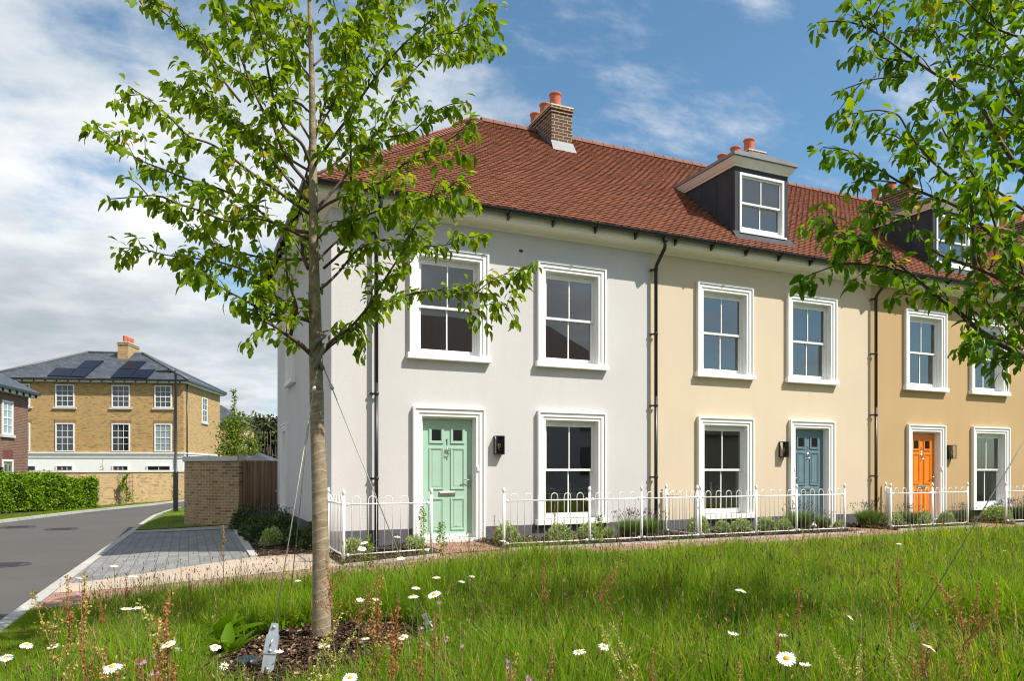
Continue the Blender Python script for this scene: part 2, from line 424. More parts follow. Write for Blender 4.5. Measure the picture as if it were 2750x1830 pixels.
def blade_template(bend, segs):
    vs = []; fs = []
    for i in range(segs):
        t = i / segs; w = .5 * (1 - t * .75)
        x = bend * t * t; z = t - .25 * abs(bend) * t * t
        vs += [(x, -w, z), (x, w, z)]
    vs.append((bend, 0, 1 - .3 * abs(bend)))
    for i in range(segs - 1): fs.append((2 * i, 2 * i + 1, 2 * i + 3, 2 * i + 2))
    fs.append((2 * segs - 2, 2 * segs - 1, 2 * segs)); return vs, fs

def sheet(name, left, right, mat, off=0., n=24, m=6, kind='structure', label=None, cat=None, hfun=None, skirt=0.):
    """A strip of ground between two polylines, laid on the ground height."""
    def samp(pl, k):
        pl = np.array(pl, float); d = np.concatenate([[0], np.cumsum(np.linalg.norm(np.diff(pl, axis=0), axis=1))])
        t = np.linspace(0, d[-1], k); return np.stack([np.interp(t, d, pl[:, i]) for i in (0, 1)], 1)
    A = samp(left, n); B = samp(right, n)
    vs = []; fs = []
    for i in range(n):
        for j in range(m):
            p = A[i] + (B[i] - A[i]) * j / (m - 1)
            vs.append((p[0], p[1], (hfun or g1)(p[0], p[1]) + off))
    for i in range(n - 1):
        for j in range(m - 1):
            fs.append((i * m + j, i * m + j + 1, (i + 1) * m + j + 1, (i + 1) * m + j))
    if skirt:
        rim = [i * m for i in range(n)] + [(n - 1) * m + j for j in range(1, m)] + [i * m + m - 1 for i in range(n - 2, -1, -1)] + [j for j in range(m - 2, 0, -1)]
        o = len(vs); vs += [(vs[i][0], vs[i][1], vs[i][2] - skirt) for i in rim]
        for a in range(len(rim)): b = (a + 1) % len(rim); fs.append((rim[a], rim[b], o + b, o + a))
    me = bpy.data.meshes.new(name); me.from_pydata(vs, [], fs); me.materials.append(mat); me.update()
    o = link_mesh(name, me); tag(o, label, cat, kind=kind); return o

# ------------------------------------------------------------------ the terrace
DEP = 7.6; EY = -.42; EZ = 5.60; RY = 3.8; RZ = 9.19
SLO = (RZ - EZ) / (RY - EY)
AL = math.atan(SLO)
def roofz(y): return EZ + SLO * (y - EY)

def window_set(root, mapf, xa, xb, za, zb, name='window', arch=True, label=None, sillw=.105):
    """Sash window: xa..xb, za..zb is the structural opening between the architraves. u along the wall, w outward."""
    m = MB(mapf)
    if arch:
        for (g0, g1_, pr) in ((.125, .16, .078), (.055, .125, .058), (0., .055, .042)):
            m.box(xa - g1_, xb + g1_, -.02, pr, zb + g0, zb + g1_)
            m.box(xa - g1_, xa - g0, -.02, pr, za, zb + g0); m.box(xb + g0, xb + g1_, -.02, pr, za, zb + g0)
        # reveals
        m.box(xa - .03, xa, -.16, -.02, za, zb + .03); m.box(xb, xb + .03, -.16, -.02, za, zb + .03); m.box(xa, xb, -.16, -.02, zb, zb + .03)
    # outer box frame, grooved head
    m.box(xa, xa + .035, -.16, -.075, za, zb); m.box(xb - .035, xb, -.16, -.075, za, zb)
    m.box(xa + .035, xb - .035, -.16, -.062, zb - .035, zb); m.box(xa + .035, xb - .035, -.16, -.072, zb - .068, zb - .039)
    w = m.build(name, WHITE, root)
    if label: w['label'] = label
    s = MB(mapf)
    if arch:
        s.box(xa - .20, xb + .20, 0.002, sillw, za - .105, za - .005); s.box(xa - .0, xb + .0, -.17, .002, za - .05, za - .008)
    else: s.box(xa - .03, xb + .03, -.10, .05, za - .04, za)
    s.build('sill', WHITE, w, bevel=.006)
    zm = (za + zb) / 2 - .01; xc = (xa + xb) / 2; i0, i1 = xa + .037, xb - .037
    u = MB(mapf); u.frame(i0, i1, zm - .02, zb - .07, .042, -.112, -.082, True, .042); u.box(xc - .011, xc + .011, -.108, -.086, zm + .022, zb - .112)
    u.build('upper_sash', WHITE, w)
    l = MB(mapf); l.frame(i0, i1, za + .002, zm + .024, .045, -.150, -.118, True, .095); l.box(xc - .011, xc + .011, -.146, -.122, za + .097, zm - .021)
    for q in (.25, .75):
        xx = i0 + (i1 - i0) * q; l.box(xx - .025, xx + .025, -.118, -.1125, zm + .024, zm + .05)
    l.build('lower_sash', WHITE, w)
    p = MB(mapf)
    p.quad((i0 + .03, -.097, zm), (i1 - .03, -.097, zm), (i1 - .03, -.097, zb - .1), (i0 + .03, -.097, zb - .1))
    p.quad((i0 + .03, -.134, za + .08), (i1 - .03, -.134, za + .08), (i1 - .03, -.134, zm), (i0 + .03, -.134, zm))
    p.build('pane', GLASS, w)
    return w

def stroke_number(n, x, y, z, h, mat, parent):
    m = MB(); r = .0065; w = h * .5
    if n == 1: pts = [[(x - .018, z + h * .85), (x, z + h), (x, z)]]
    elif n == 3: pts = [[(x - w / 2, z + h * .85), (x - w * .15, z + h), (x + w * .3, z + h * .95), (x + w * .42, z + h * .78), (x + w * .25, z + h * .58), (x - w * .1, z + h * .53), (x + w * .3, z + h * .47), (x + w * .48, z + h * .25), (x + w * .3, z + h * .05), (x - w * .15, z), (x - w / 2, z + h * .15)]]
    else: pts = [[(x + w * .4, z + h), (x - w * .35, z + h), (x - w * .42, z + h * .55), (x + w * .1, z + h * .62), (x + w * .42, z + h * .42), (x + w * .42, z + h * .2), (x + w * .1, z), (x - w * .42, z + h * .1)]]
    for p in pts: m.tube([(a, y, b) for a, b in p], r, 6)
    return m.build('door_number', mat, parent)

def door_set(root, xa, xb, mat, num, hright, numcol, zt=2.09):
    """xa..xb is the opening; the leaf stands .1 back."""
    d = MB(); ys = .10; b0, b1 = xa + .03, xb - .03; xc = (b0 + b1) / 2
    d.box(b0, b1, ys, ys + .05, .02, zt - .03)
    pw = .255; gp = .13 / 2
    for sx in (-1, 1):
        a = xc + sx * (gp + pw / 2) - pw / 2
        for (z0, z1) in ((.15, .70), (.85, 1.565)):
            d.frame(a, a + pw, z0, z1, .02, ys - .016, ys); d.frame(a + .02, a + pw - .02, z0 + .02, z1 - .02, .017, ys - .008, ys)
            d.box(a + .055, a + pw - .055, ys - .006, ys, z0 + .055, z1 - .055)
        d.frame(a, a + pw, 1.64, 1.915, .03, ys - .018, ys); d.frame(a + .03, a + pw - .03, 1.67, 1.885, .014, ys - .010, ys)
    leaf = d.build('door', mat, root)
    for sx in (-1, 1):
        g = MB(); a = xc + sx * (gp + pw / 2) - pw / 2
        g.box(a + .044, a + pw - .044, ys - .004, ys - .001, 1.684, 1.871); g.build('door_pane', BLACKGLASS, leaf)
    s = MB()
    for (g0, g1_, pr) in ((.125, .16, .078), (.055, .125, .058), (0., .055, .042)):
        s.box(xa - g1_, xb + g1_, -pr, .02, zt + g0, zt + g1_)
        s.box(xa - g1_, xa - g0, -pr, .02, -.06, zt + g0); s.box(xb + g0, xb + g1_, -pr, .02, -.06, zt + g0)
    s.box(xa - .03, xa + .028, .02, .18, -.06, zt + .03); s.box(xb - .028, xb + .03, .02, .18, -.06, zt + .03); s.box(xa + .028, xb - .028, .02, .18, zt - .028, zt + .03)
    s.build('door_surround', WHITE, root)
    w = MB(); w.box(b0, b1, ys - .03, ys, .025, .085); w.box(xa, xb, -.04, .16, -.06, .018); w.build('threshold', pm('threshold_pale', (.62, .68, .64), .5), root)
    k = MB(); k.lathe([(0, .02), (.038, .018), (.040, 0)], n=16)
    k.v = [(xc + a, ys - .002 - c, 1.53 + b) for a, b, c in k.v]
    ring = [(xc + .046 * math.sin(t), ys - .028, 1.487 + .046 * math.cos(t)) for t in np.linspace(0, 2 * math.pi, 21)]
    k.tube(ring, .008, 6, cap=False); k.build('knocker', CHROME, leaf)
    v = MB(); v.lathe([(0, .008), (.011, .006), (.011, 0)], n=10); v.v = [(xc + a, ys - .001 - c, 1.37 + b) for a, b, c in v.v]; v.build('spyhole', STEEL if num != 1 else BLACKM, leaf)
    l = MB(); l.box(xc - .15, xc + .15, ys - .014, ys - .001, .735, .815); l.box(xc - .135, xc + .135, ys - .024, ys - .014, .752, .80); l.build('letterbox', STEEL, leaf, bevel=.004)
    hx = b1 - .045 if hright else b0 + .045; q = -1 if hright else 1
    h = MB(); h.box(hx - .016, hx + .016, ys - .009, ys - .001, .86, 1.09); h.tube([(hx, ys, 1.01), (hx, ys - .055, 1.01), (hx + q * .03, ys - .06, 1.01), (hx + q * .125, ys - .06, 1.012)], .009, 8); h.build('handle', STEEL, leaf)
    stroke_number(num, xc, ys - .006, 1.615, .10, numcol, leaf)
    bx = xb + .03 if hright else xa - .03
    bb = MB(); bb.box(bx - .018, bx + .018, -.062, -.043, 1.16, 1.25); bb.build('doorbell', WHITE, root, bevel=.005)
    return leaf

BLACKGLASS = pm('dark_glass', (.012, .011, .010), .06, spec=.8, var=.3)
BULBG = pm('amber_bulb', (.55, .27, .06), .15, spec=.8, var=.3)
LAMPGL = glassmat('lamp_glass', 1.5, (.93, .94, .93))

def wall_lamp(root, x0):
    x1 = x0 + .16; z0, z1 = 1.45, 1.78; yo = -.125
    m = MB(); m.box(x0, x1, -.012, -.002, z0, z1); m.box(x0, x1, yo, -.012, z0, z0 + .016); m.box(x0, x1, yo, -.012, z1 - .016, z1)
    for a in (x0, x1 - .012): m.box(a, a + .012, yo, yo + .012, z0 + .016, z1 - .016); m.box(a, a + .012, -.030, -.012, z0 + .016, z1 - .016)
    m.box((x0 + x1) / 2 - .02, (x0 + x1) / 2 + .02, -.085, -.045, z0 + .016, z0 + .09)
    lp = m.build('wall_lamp', BLACKM, root)
    g = MB(); g.quad((x0 + .012, yo + .006, z0 + .016), (x1 - .012, yo + .006, z0 + .016), (x1 - .012, yo + .006, z1 - .016), (x0 + .012, yo + .006, z1 - .016))
    for a in (x0 + .006, x1 - .006): g.quad((a, yo + .012, z0 + .016), (a, -.03, z0 + .016), (a, -.03, z1 - .016), (a, yo + .012, z1 - .016))
    g.build('lamp_glass', LAMPGL, lp)
    b = MB(); b.lathe([(.006, 0), (.014, .01), (.016, .03), (.03, .075), (.03, .09), (.02, .108), (0, .113)], ((x0 + x1) / 2, -.065, z0 + .09), 12); b.build('bulb', BULBG, lp)

def chimney(root, xc):
    w = .53; x0, x1 = xc - w / 2, xc + w / 2; y0, y1 = 3.0, 4.6; zt = 9.50
    m = MB(); m.box(x0, x1, y0, y1, 7.6, zt - .15); m.box(x0 - .015, x1 + .015, y0 - .015, y1 + .015, zt - .15, zt - .075); m.box(x0 - .035, x1 + .035, y0 - .035, y1 + .035, zt - .075, zt)
    c = m.build('chimney', CHBRICK, root)
    k = MB(); k.box(x0 - .03, x1 + .03, y0 - .03, y1 + .03, zt, zt + .03); k.build('chimney_cap', MORTARW, c)
    for i in range(3):
        p = MB(); p.lathe([(.125, .0), (.132, .05), (.128, .3), (.135, .35), (.150, .365), (.152, .385), (.146, .40), (.118, .40), (.115, .05)], (xc - .02, y0 + .28 + i * .52, zt + .02), 18)
        p.build('chimney_pot', POT, c)
    f = MB(); zz = roofz(y0)
    f.add([(x0 - .02, y0 - .006, zz + .2), (x1 + .02, y0 - .006, zz + .2), (x1 + .06, y0 - .13, roofz(y0 - .13) + .045), (x0 - .02, y0 - .13, roofz(y0 - .13) + .045)], [(0, 1, 2, 3)])
    for (xx, sgn) in ((x0, -1), (x1, 1)):
        for k_ in range(5):
            a = y0 + k_ * .16; b_ = a + .16
            f.add([(xx + sgn * .006, a, roofz(a) + .03), (xx + sgn * .006, b_, roofz(b_) + .03), (xx + sgn * .006, b_, roofz(b_) + .17), (xx + sgn * .006, a, roofz(a) + .17)], [(0, 1, 2, 3)])
            f.add([(xx + sgn * .006, a, roofz(a) + .035), (xx + sgn * .006, b_, roofz(b_) + .035), (xx + sgn * .12, b_, roofz(b_) + .034), (xx + sgn * .12, a, roofz(a) + .034)], [(0, 1, 2, 3)])
    f.build('flashing', LEADL, c)

def dormer(root, x0, x1):
    yf = .05; z0 = roofz(yf); zt = 7.47; yb = EY + (zt - EZ) / SLO + .1
    wx0, wx1, wz0, wz1 = x0 + .115, x1 - .115, 6.12, 7.34
    m = MB()
    # front of lead, with the window opening
    for a, b, c, d in ((x0, x1, wz1, zt), (x0, x1, z0 - .1, wz0), (x0, wx0, wz0, wz1), (wx1, x1, wz0, wz1)):
        m.box(a, b, yf, yf + .08, c, d)
    for xx in (x0, x1):
        sgn = -1 if xx == x0 else 1; a, b = (xx, xx + .06) if sgn < 0 else (xx - .06, xx)
        ya = yf + .08
        m.add([(a, ya, roofz(ya) - .1), (b, ya, roofz(ya) - .1), (a, ya, zt), (b, ya, zt), (a, yb, zt), (b, yb, zt)], [(0, 1, 3, 2), (0, 2, 4), (1, 5, 3), (2, 3, 5, 4), (0, 4, 5, 1)])
        for ys_ in (.62, 1.14):
            m.box(xx + sgn * .004 - .006, xx + sgn * .004 + .006, ys_ - .012, ys_ + .012, roofz(ys_), zt - .01)
        # step where the cheek meets the tiles
    d = m.build('dormer', LEAD, root)
    f = MB()
    for k_ in range(14):
        a = yf + k_ * .14; b_ = a + .14
        if b_ > yb: break
        for (xx, sgn) in ((x0, -1), (x1, 1)):
            f.add([(xx + sgn * .003, a, roofz(a) + .03), (xx + sgn * .003, b_, roofz(b_) + .03), (xx + sgn * .10, b_, roofz(b_) + .038), (xx + sgn * .10, a, roofz(a) + .038)], [(0, 1, 2, 3)])
    f.add([(x0 - .06, yf - .003, z0 + .12), (x1 + .06, yf - .003, z0 + .12), (x1 + .10, yf - .15, roofz(yf - .15) + .04), (x0 - .08, yf - .15, roofz(yf - .15) + .04)], [(0, 1, 2, 3)])
    f.build('flashing', LEAD, d)
    # cornice: front and two sides
    c = MB(); prof = [(0, zt - .02), (-.03, zt - .02), (-.035, zt + .015), (-.05, zt + .02), (-.075, zt + .06), (-.105, zt + .11), (-.115, zt + .115), (-.115, zt + .15), (0, zt + .15)]
    vs = []
    for (p, z) in prof: vs += [(x0 + p, yf + p, z), (x1 - p, yf + p, z), (x0 + p, yb + .2, z), (x1 - p, yb + .2, z)]
    fs = []
    for i in range(len(prof) - 1):
        a = 4 * i; b = a + 4
        fs += [(a, a + 1, b + 1, b), (a, b, b + 2, a + 2), (a + 1, a + 3, b + 3, b + 1)]
    c.add(vs, fs); c.build('dormer_cornice', DORCREAM, d)
    r = MB(); n = 8; vs = []; fs = []
    for i in range(n + 1):
        t = i / n; x = x0 - .145 + (x1 - x0 + .29) * t; z = zt + .185 + .045 * (1 - (2 * t - 1) ** 2)
        vs += [(x, yf - .16, zt + .152), (x, yf - .16, z + .03), (x, yb + .5, z + .03), (x, yb + .5, zt + .152)]
    for i in range(n):
        a = 4 * i; b = a + 4
        fs += [(a, b, b + 1, a + 1), (a + 1, b + 1, b + 2, a + 2), (a, a + 3, b + 3, b)]
    fs += [(0, 1, 2, 3), (4 * n, 4 * n + 3, 4 * n + 2, 4 * n + 1)]
    r.add(vs, fs); r.build('dormer_roof', LEADR, d)
    w = MB()
    w.frame(wx0, wx1, wz0, wz1, .05, yf - .02, yf + .10, True, .05); w.box(wx0 - .02, wx1 + .04, yf - .06, yf + .02, wz0 - .04, wz0 - .002)
    zm = (wz0 + wz1) / 2; xc = (wx0 + wx1) / 2; i0, i1 = wx0 + .052, wx1 - .052
    w.frame(i0, i1, zm - .02, wz1 - .052, .04, yf + .02, yf + .05); w.box(xc - .011, xc + .011, yf + .024, yf + .046, zm + .02, wz1 - .092)
    w.frame(i0, i1, wz0 + .052, zm + .02, .045, yf + .055, yf + .085, True, .07); w.box(xc - .011, xc + .011, yf + .059, yf + .081, wz0 + .122, zm - .025)
    wo = w.build('dormer_window', WHITE, d)
    p = MB(); p.quad((i0 + .02, yf + .035, zm), (i1 - .02, yf + .035, zm), (i1 - .02, yf + .035, wz1 - .07), (i0 + .02, yf + .035, wz1 - .07))
    p.quad((i0 + .02, yf + .07, wz0 + .08), (i1 - .02, yf + .07, wz0 + .08), (i1 - .02, yf + .07, zm), (i0 + .02, yf + .07, zm)); p.build('dormer_pane', GLASS, d)
    b = MB(); b.box(wx0 + .01, wx1 - .01, yf + .115, yf + .125, wz0 - .05, wz1 + .05); b.build('pane_backing', pm('pale_backing', (.60, .62, .62), .9), d)  # pale panel added close behind the glass so the panes look light

def tile_batch(big, x0, x1, hip, dorm):
    tv = []; W = .1652
    cs = [0, .33, .67, 1.]; cam = [0, .0035, .0035, 0]
    for x, c in zip(cs, cam): tv.append(((x - .5) * W, 0, .044 + c * 1.5))
    for x, c in zip(cs, cam): tv.append(((x - .5) * W, .22, .002 + c))
    for x, c in zip(cs, cam): tv.append(((x - .5) * W, .030, -.004 + c * .5))
    tf = [(0, 1, 5, 4), (1, 2, 6, 5), (2, 3, 7, 6), (8, 9, 1, 0), (9, 10, 2, 1), (10, 11, 3, 2), (8, 0, 4), (3, 11, 7)]
    L = (RY - EY) / math.cos(AL); rows = int(L / .1)
    P = []
    for r in range(rows + 1):
        s = r * .1; off = .0825 if r % 2 else 0
        y = EY + s * math.cos(AL); z = EZ + s * math.sin(AL)
        n0 = math.ceil((x0 - off) / .165); n1 = math.ceil((x1 - off) / .165)
        for k in range(n0, n1):
            x = k * .165 + off
            if hip and x < y + .06: continue
            if dorm and dorm[0] + .02 < x < dorm[1] - .02 and .03 < y + .05 and z < 7.6: continue
            P.append((x, y, z))
    P = np.array(P); k = len(P)
    c, s = math.cos(AL), math.sin(AL)
    tilt = RNG.normal(0, .006, k); roll = RNG.normal(0, .005, k)
    M = np.zeros((k, 3, 3)); M[:, 0, 0] = 1; M[:, 1, 1] = c; M[:, 2, 1] = s; M[:, 1, 2] = -s; M[:, 2, 2] = c
    M[:, 2, 0] = roll; M[:, 2, 1] += tilt
    P = P + RNG.normal(0, .0016, P.shape)
    big.add(tv, tf, M, P, RNG.random(k))

def house(X0, X1, mat, label, wins, door=None, lampx=None, pipes=(), chx=None, dorm=None, corner=False, sidewins=()):
    root = thing('terraced_house', label, 'house', (X0, 0, 0), 'terraced houses along the path')
    # front wall with its openings
    opens = [(a, b, c, d) for (a, b, c, d) in wins] + ([(door[0], door[1], -.06, 2.09)] if door else [])
    xs = sorted({X0, X1, *[o[0] for o in opens], *[o[1] for o in opens]}); zs = sorted({-.5, 5.62, *[o[2] for o in opens], *[o[3] for o in opens]})
    m = MB()
    for i in range(len(xs) - 1):
        for j in range(len(zs) - 1):
            cx, cz = (xs[i] + xs[i + 1]) / 2, (zs[j] + zs[j + 1]) / 2
            if any(o[0] < cx < o[1] and o[2] < cz < o[3] for o in opens): continue
            m.quad((xs[i], 0, zs[j]), (xs[i + 1], 0, zs[j]), (xs[i + 1], 0, zs[j + 1]), (xs[i], 0, zs[j + 1]))
    if corner:
        ys = sorted({0, DEP, *[o[0] for o in sidewins], *[o[1] for o in sidewins]}); zs = sorted({-.7, 5.62, *[o[2] for o in sidewins], *[o[3] for o in sidewins]})
        for i in range(len(ys) - 1):
            for j in range(len(zs) - 1):
                cx, cz = (ys[i] + ys[i + 1]) / 2, (zs[j] + zs[j + 1]) / 2
                if any(o[0] < cx < o[1] and o[2] < cz < o[3] for o in sidewins): continue
                m.quad((X0, ys[i], zs[j]), (X0, ys[i + 1], zs[j]), (X0, ys[i + 1], zs[j + 1]), (X0, ys[i], zs[j + 1]))
    m.quad((X0, DEP, -.7), (X1, DEP, -.7), (X1, DEP, 5.62), (X0, DEP, 5.62))
    if not corner or True: m.quad((X1 - .002, .02, -.5), (X1 - .002, DEP - .02, -.5), (X1 - .002, DEP - .02, 5.6), (X1 - .002, .02, 5.6))
    m.build('wall', mat, root)
    it = MB(); it.box(X0 + .2, X1 - .05, .25, DEP - .2, -.3, -.02); it.box(X0 + .2, X1 - .05, .25, DEP - .2, 2.5, 2.72); it.box(X0 + .2, X1 - .05, .25, DEP - .2, 5.3, 5.45)
    it.box(X0 + .2, X1 - .05, 4.2, 4.3, -.02, 2.5); it.box(X0 + .2, X1 - .05, 4.2, 4.3, 2.72, 5.3); it.box((X0 + X1) / 2 - .05 + .0, (X0 + X1) / 2 + .05, .28, 4.2, -.02, 2.5); it.box((X0 + X1) / 2 - .05, (X0 + X1) / 2 + .05, .28, 4.2, 2.72, 5.3)
    it.box(X0 + .12, X0 + .2, .25, DEP - .2, -.3, 5.45)
    it.build('interior', INTERIOR, root)
    pl = MB()
    segs = [(X0 - (.012 if corner else 0), X1)]
    if door: segs = [(segs[0][0], door[0] - .16), (door[1] + .16, X1)]
    for a, b in segs: pl.box(a, b, -.012, -.001, -.55, .2)
    if corner: pl.box(X0 - .012, X0 - .001, -.001, DEP, -.7, .2)
    pl.build('plinth', PLINTH, root)
    fm = lambda u, w, z: (u, -w, z)
    for (a, b, c, d) in wins: window_set(root, fm, a, b, c, d)
    for (a, b, c, d) in sidewins: window_set(root, lambda u, w, z: (X0 - w, u, z), a, b, c, d)
    if door: door_set(root, door[0], door[1], door[2], door[3], door[4], door[5])
    if lampx is not None: wall_lamp(root, lampx)
    # cornice and fascia under the gutter
    c = MB(); prof = [(0, 5.385), (-.022, 5.385), (-.022, 5.41), (-.05, 5.415), (-.06, 5.432), (-.16, 5.455), (-.27, 5.462), (-.305, 5.468), (-.305, 5.50), (-.33, 5.50), (-.33, 5.60), (0, 5.63)]
    if corner:
        vs = []; fs = []
        for (p, z) in prof: vs += [(X1, p, z), (X0 + p, p, z), (X0 + p, DEP - p, z), (X0 + 3, DEP - p, z)]
        for i in range(len(prof) - 1):
            a = 4 * i; b = a + 4; fs += [(a, a + 1, b + 1, b), (a + 1, a + 2, b + 2, b + 1), (a + 2, a + 3, b + 3, b + 2)]
        c.add(vs, fs)
    else: c.extr(prof, X0, X1)
    c.build('cornice', CREAM, root)
    # gutter with brackets
    g = MB(); n = 8; R_ = .070; cy, cz = -.425, 5.632
    arc = [(cy - R_ * math.cos(math.pi * i / n), cz - R_ * math.sin(math.pi * i / n)) for i in range(n + 1)]
    x_0 = X0 - (.46 if corner else 0)
    prof = arc + [(y * 1., z) for y, z in [(cy + R_ - .006, cz)] + [(cy + (R_ - .006) * math.cos(math.pi * i / n), cz - (R_ - .006) * math.sin(math.pi * i / n)) for i in range(1, n)] + [(cy - R_ + .006, cz)]]
    g.extr(prof, x_0, X1)
    x = X0 + .35
    while x < X1:
        g.add([(x - .02, -.332, 5.60), (x + .02, -.332, 5.60), (x - .02, -.332, 5.475), (x + .02, -.332, 5.475), (x - .02, -.49, 5.575), (x + .02, -.49, 5.575)], [(0, 1, 3, 2), (0, 2, 4), (1, 5, 3), (2, 3, 5, 4), (0, 4, 5, 1)])
        ring = [(x, cy - (R_ + .004) * math.cos(math.pi * i / n), cz - (R_ + .004) * math.sin(math.pi * i / n)) for i in range(n + 1)]
        g.tube(ring, .010, 4)
        x += .86
    if corner:
        a0 = MB(lambda u, w, z: (X0 + w + 0.0, u, z)); a0.extr([(p, q) for p, q in prof], -.40, DEP + .46)
        g.add(a0.v and [tuple(v) for v in a0.v], a0.f)
        y = .4
        while y < DEP:
            g.box(X0 - .468, X0 - .335, y - .02, y + .02, 5.50, 5.63); y += .5
    g.build('gutter', BLACKP, root)
    for px in pipes:
        p = MB(); p.tube([(px, -.405, 5.60), (px, -.405, 5.43), (px, -.385, 5.37), (px, -.14, 5.14), (px, -.105, 5.07), (px, -.105, 2.6)], .034, 10)
        p.tube([(px, -.105, 2.6), (px, -.105, g1(px, -.1) - .1)], .034, 10)
        p.lathe([(.05, 0), (.052, .05), (.05, .1)], (px, -.405, 5.50), 12)
        for z in (5.02, 3.78, 2.40, 1.02):
            p.lathe([(.036, 0), (.043, .005), (.043, .045), (.036, .05)], (px, -.105, z), 10); p.box(px - .075, px - .03, -.045, -.0, z + .01, z + .035); p.box(px - .10, px + .045, -.07, -.05, z + .008, z + .038)
        p.build('downpipe', BLACKP, root)
    # roof
    b = Big(); tile_batch(b, X0 - (.42 if corner else 0), X1, corner, dorm)
    xa = X0 - (.42 if corner else 0)
    tv = [(0, 0, 0), (1, 0, 0), (1, 1, 0), (0, 1, 0)]
    def q(pts): b.add(np.array(pts, float), [(0, 1, 2, 3)] if len(pts) == 4 else [(0, 1, 2)], np.eye(3)[None], np.zeros((1, 3)), np.array([.4]))
    if corner:
        q([(xa, EY, EZ - .01), (X1, EY, EZ - .01), (X1, RY, RZ - .01), (X0 + 4.05, RY, RZ - .01)])
        q([(xa, EY, EZ), (X0 + 4.05, RY, RZ), (xa, DEP + .42, EZ)])
        q([(xa, DEP + .42, EZ), (X0 + 4.05, RY, RZ), (X1, RY, RZ), (X1, DEP + .42, EZ)])
    else:
        yd = .12
        q([(X0, EY, EZ - .01), (X1, EY, EZ - .01), (X1, yd, roofz(yd) - .01), (X0, yd, roofz(yd) - .01)]); q([(X0, yd, roofz(yd) - .01), (X1, yd, roofz(yd) - .01), (X1, RY, RZ - .01), (X0, RY, RZ - .01)]); q([(X0, DEP + .42, EZ), (X0, RY, RZ), (X1, RY, RZ), (X1, DEP + .42, EZ)])
    roof = b.build('roof', TILE, root)
    rd = MB(); n = 6
    def ridge_run(p0, p1, rr):
        p0 = Vector(p0); p1 = Vector(p1); L = (p1 - p0).length; k = max(1, round(L / .30)); d = (p1 - p0).normalized()
        side = d.cross(Vector((0, 0, 1))).normalized(); up = side.cross(d)
        for i in range(k):
            a = p0 + d * (L * i / k + .004); e = p0 + d * (L * (i + 1) / k - .004); vs = []; fs = []
            for q_, r_ in ((a, rr + .008), (e, rr)):
                for j in range(n + 1):
                    t = math.pi * j / n; vs.append(tuple(q_ + side * math.cos(t) * r_ + up * (math.sin(t) * r_ - .045)))
            for j in range(n): fs.append((j, j + 1, n + 2 + j, n + 1 + j))
            fs.append(tuple(range(n, -1, -1)))
            fs.append(tuple(range(n + 1, 2 * n + 2))); rd.add(vs, fs)
    ridge_run((X0 + (4.05 if corner else 0), RY, RZ + .02), (X1, RY, RZ + .02), .12)
    if corner:
        k = 52
        for i in range(k):      # bonnet tiles down the front hip
            t = i / k; c_ = np.array([xa, EY, EZ]) * (1 - t) + np.array([X0 + 4.05, RY, RZ]) * t
            dv = np.array([4.47, 4.22, 3.59]); dv = dv / np.linalg.norm(dv)
            c_ = c_ + np.array([0, 0, .045]); a = c_ - dv * .03; e = c_ + dv * .2 - np.array([0, 0, .02])
            sd = np.array([dv[1], -dv[0], 0]); sd = sd / np.linalg.norm(sd)
            vs = []
            for q_, lift in ((a, .02), (e, 0)):
                vs += [tuple(q_ + sd * .12 + np.array([0, 0, -.06 + lift])), tuple(q_ + np.array([0, 0, lift + .02])), tuple(q_ - sd * .12 + np.array([0, 0, -.06 + lift]))]
            rd.add(vs, [(0, 1, 4, 3), (1, 2, 5, 4), (2, 1, 0)])
        ridge_run((X0 + 4.05, RY, RZ + .02), (xa, DEP + .42, EZ + .02), .12)
    rd.build('ridge_tiles', RIDGE, roof)
    if chx is not None: chimney(root, chx)
    if dorm: dormer(root, *dorm)
    return root

SAGE = pm('sage_paint', (.355, .53, .42), .45, var=.04, scale=4)
BLUEG = pm('slate_blue_paint', (.125, .20, .235), .45, var=.05, scale=4)
ORANGE = pm('orange_paint', (.77, .215, .005), .4, var=.05, scale=4)
WLO = (.295, 2.09); WUP = (3.145, 4.785)
h1 = house(0, 6.06, W1, 'pale grey end house with the sage green door, beside the driveway',
      [(3.80, 4.90, *WLO), (1.43, 2.53, *WUP), (3.80, 4.90, *WUP)], (1.49, 2.46, SAGE, 1, True, BLACKM), 2.80, (.70,), 5.74, None, True, [(5.45, 6.25, .30, 2.09), (4.35, 5.2, 3.145, 4.785)])
h2 = house(6.06, 12.06, W2, 'cream rendered house with the slate blue door in the middle of the row',
      [(7.35, 8.45, *WLO), (7.33, 8.43, *WUP), (9.69, 10.79, *WUP)], (9.76, 10.73, BLUEG, 3, False, CHROME), 9.33, (6.14,), 11.5, (8.2, 9.63))
h3 = house(12.06, 18.06, W3, 'ochre rendered house with the bright orange door, behind the leafy branches',
      [(15.67, 16.77, *WLO), (13.29, 14.39, *WUP), (15.61, 16.71, *WUP)], (13.38, 14.35, ORANGE, 5, True, CHROME), 14.64, (12.1,), 17.5, (14.2, 15.63))
h4 = house(18.06, 24.06, W1, 'farthest house of the row, only its red roof and dormer showing through the leaves',
      [(19.3, 20.4, *WLO), (19.3, 20.4, *WUP), (21.7, 22.8, *WUP)], (21.7, 22.7, BLUEG, 3, False, CHROME), None, (18.1,), 23.7, (20.2, 21.63))
for o in list(h4.children):
    for c in [o] + list(o.children):
        if c.name.startswith('door_number'): bpy.data.objects.remove(c)
# small air brick hole left in the render of the end house, and the chased patch round it
v = MB(); v.lathe([(0, .004), (.04, .004), (.045, 0)], n=12); v.v = [(3.33 + a, -.001 - c, 5.09 + b * .6) for a, b, c in v.v]; v.build('vent_hole', BLACKM, h1)

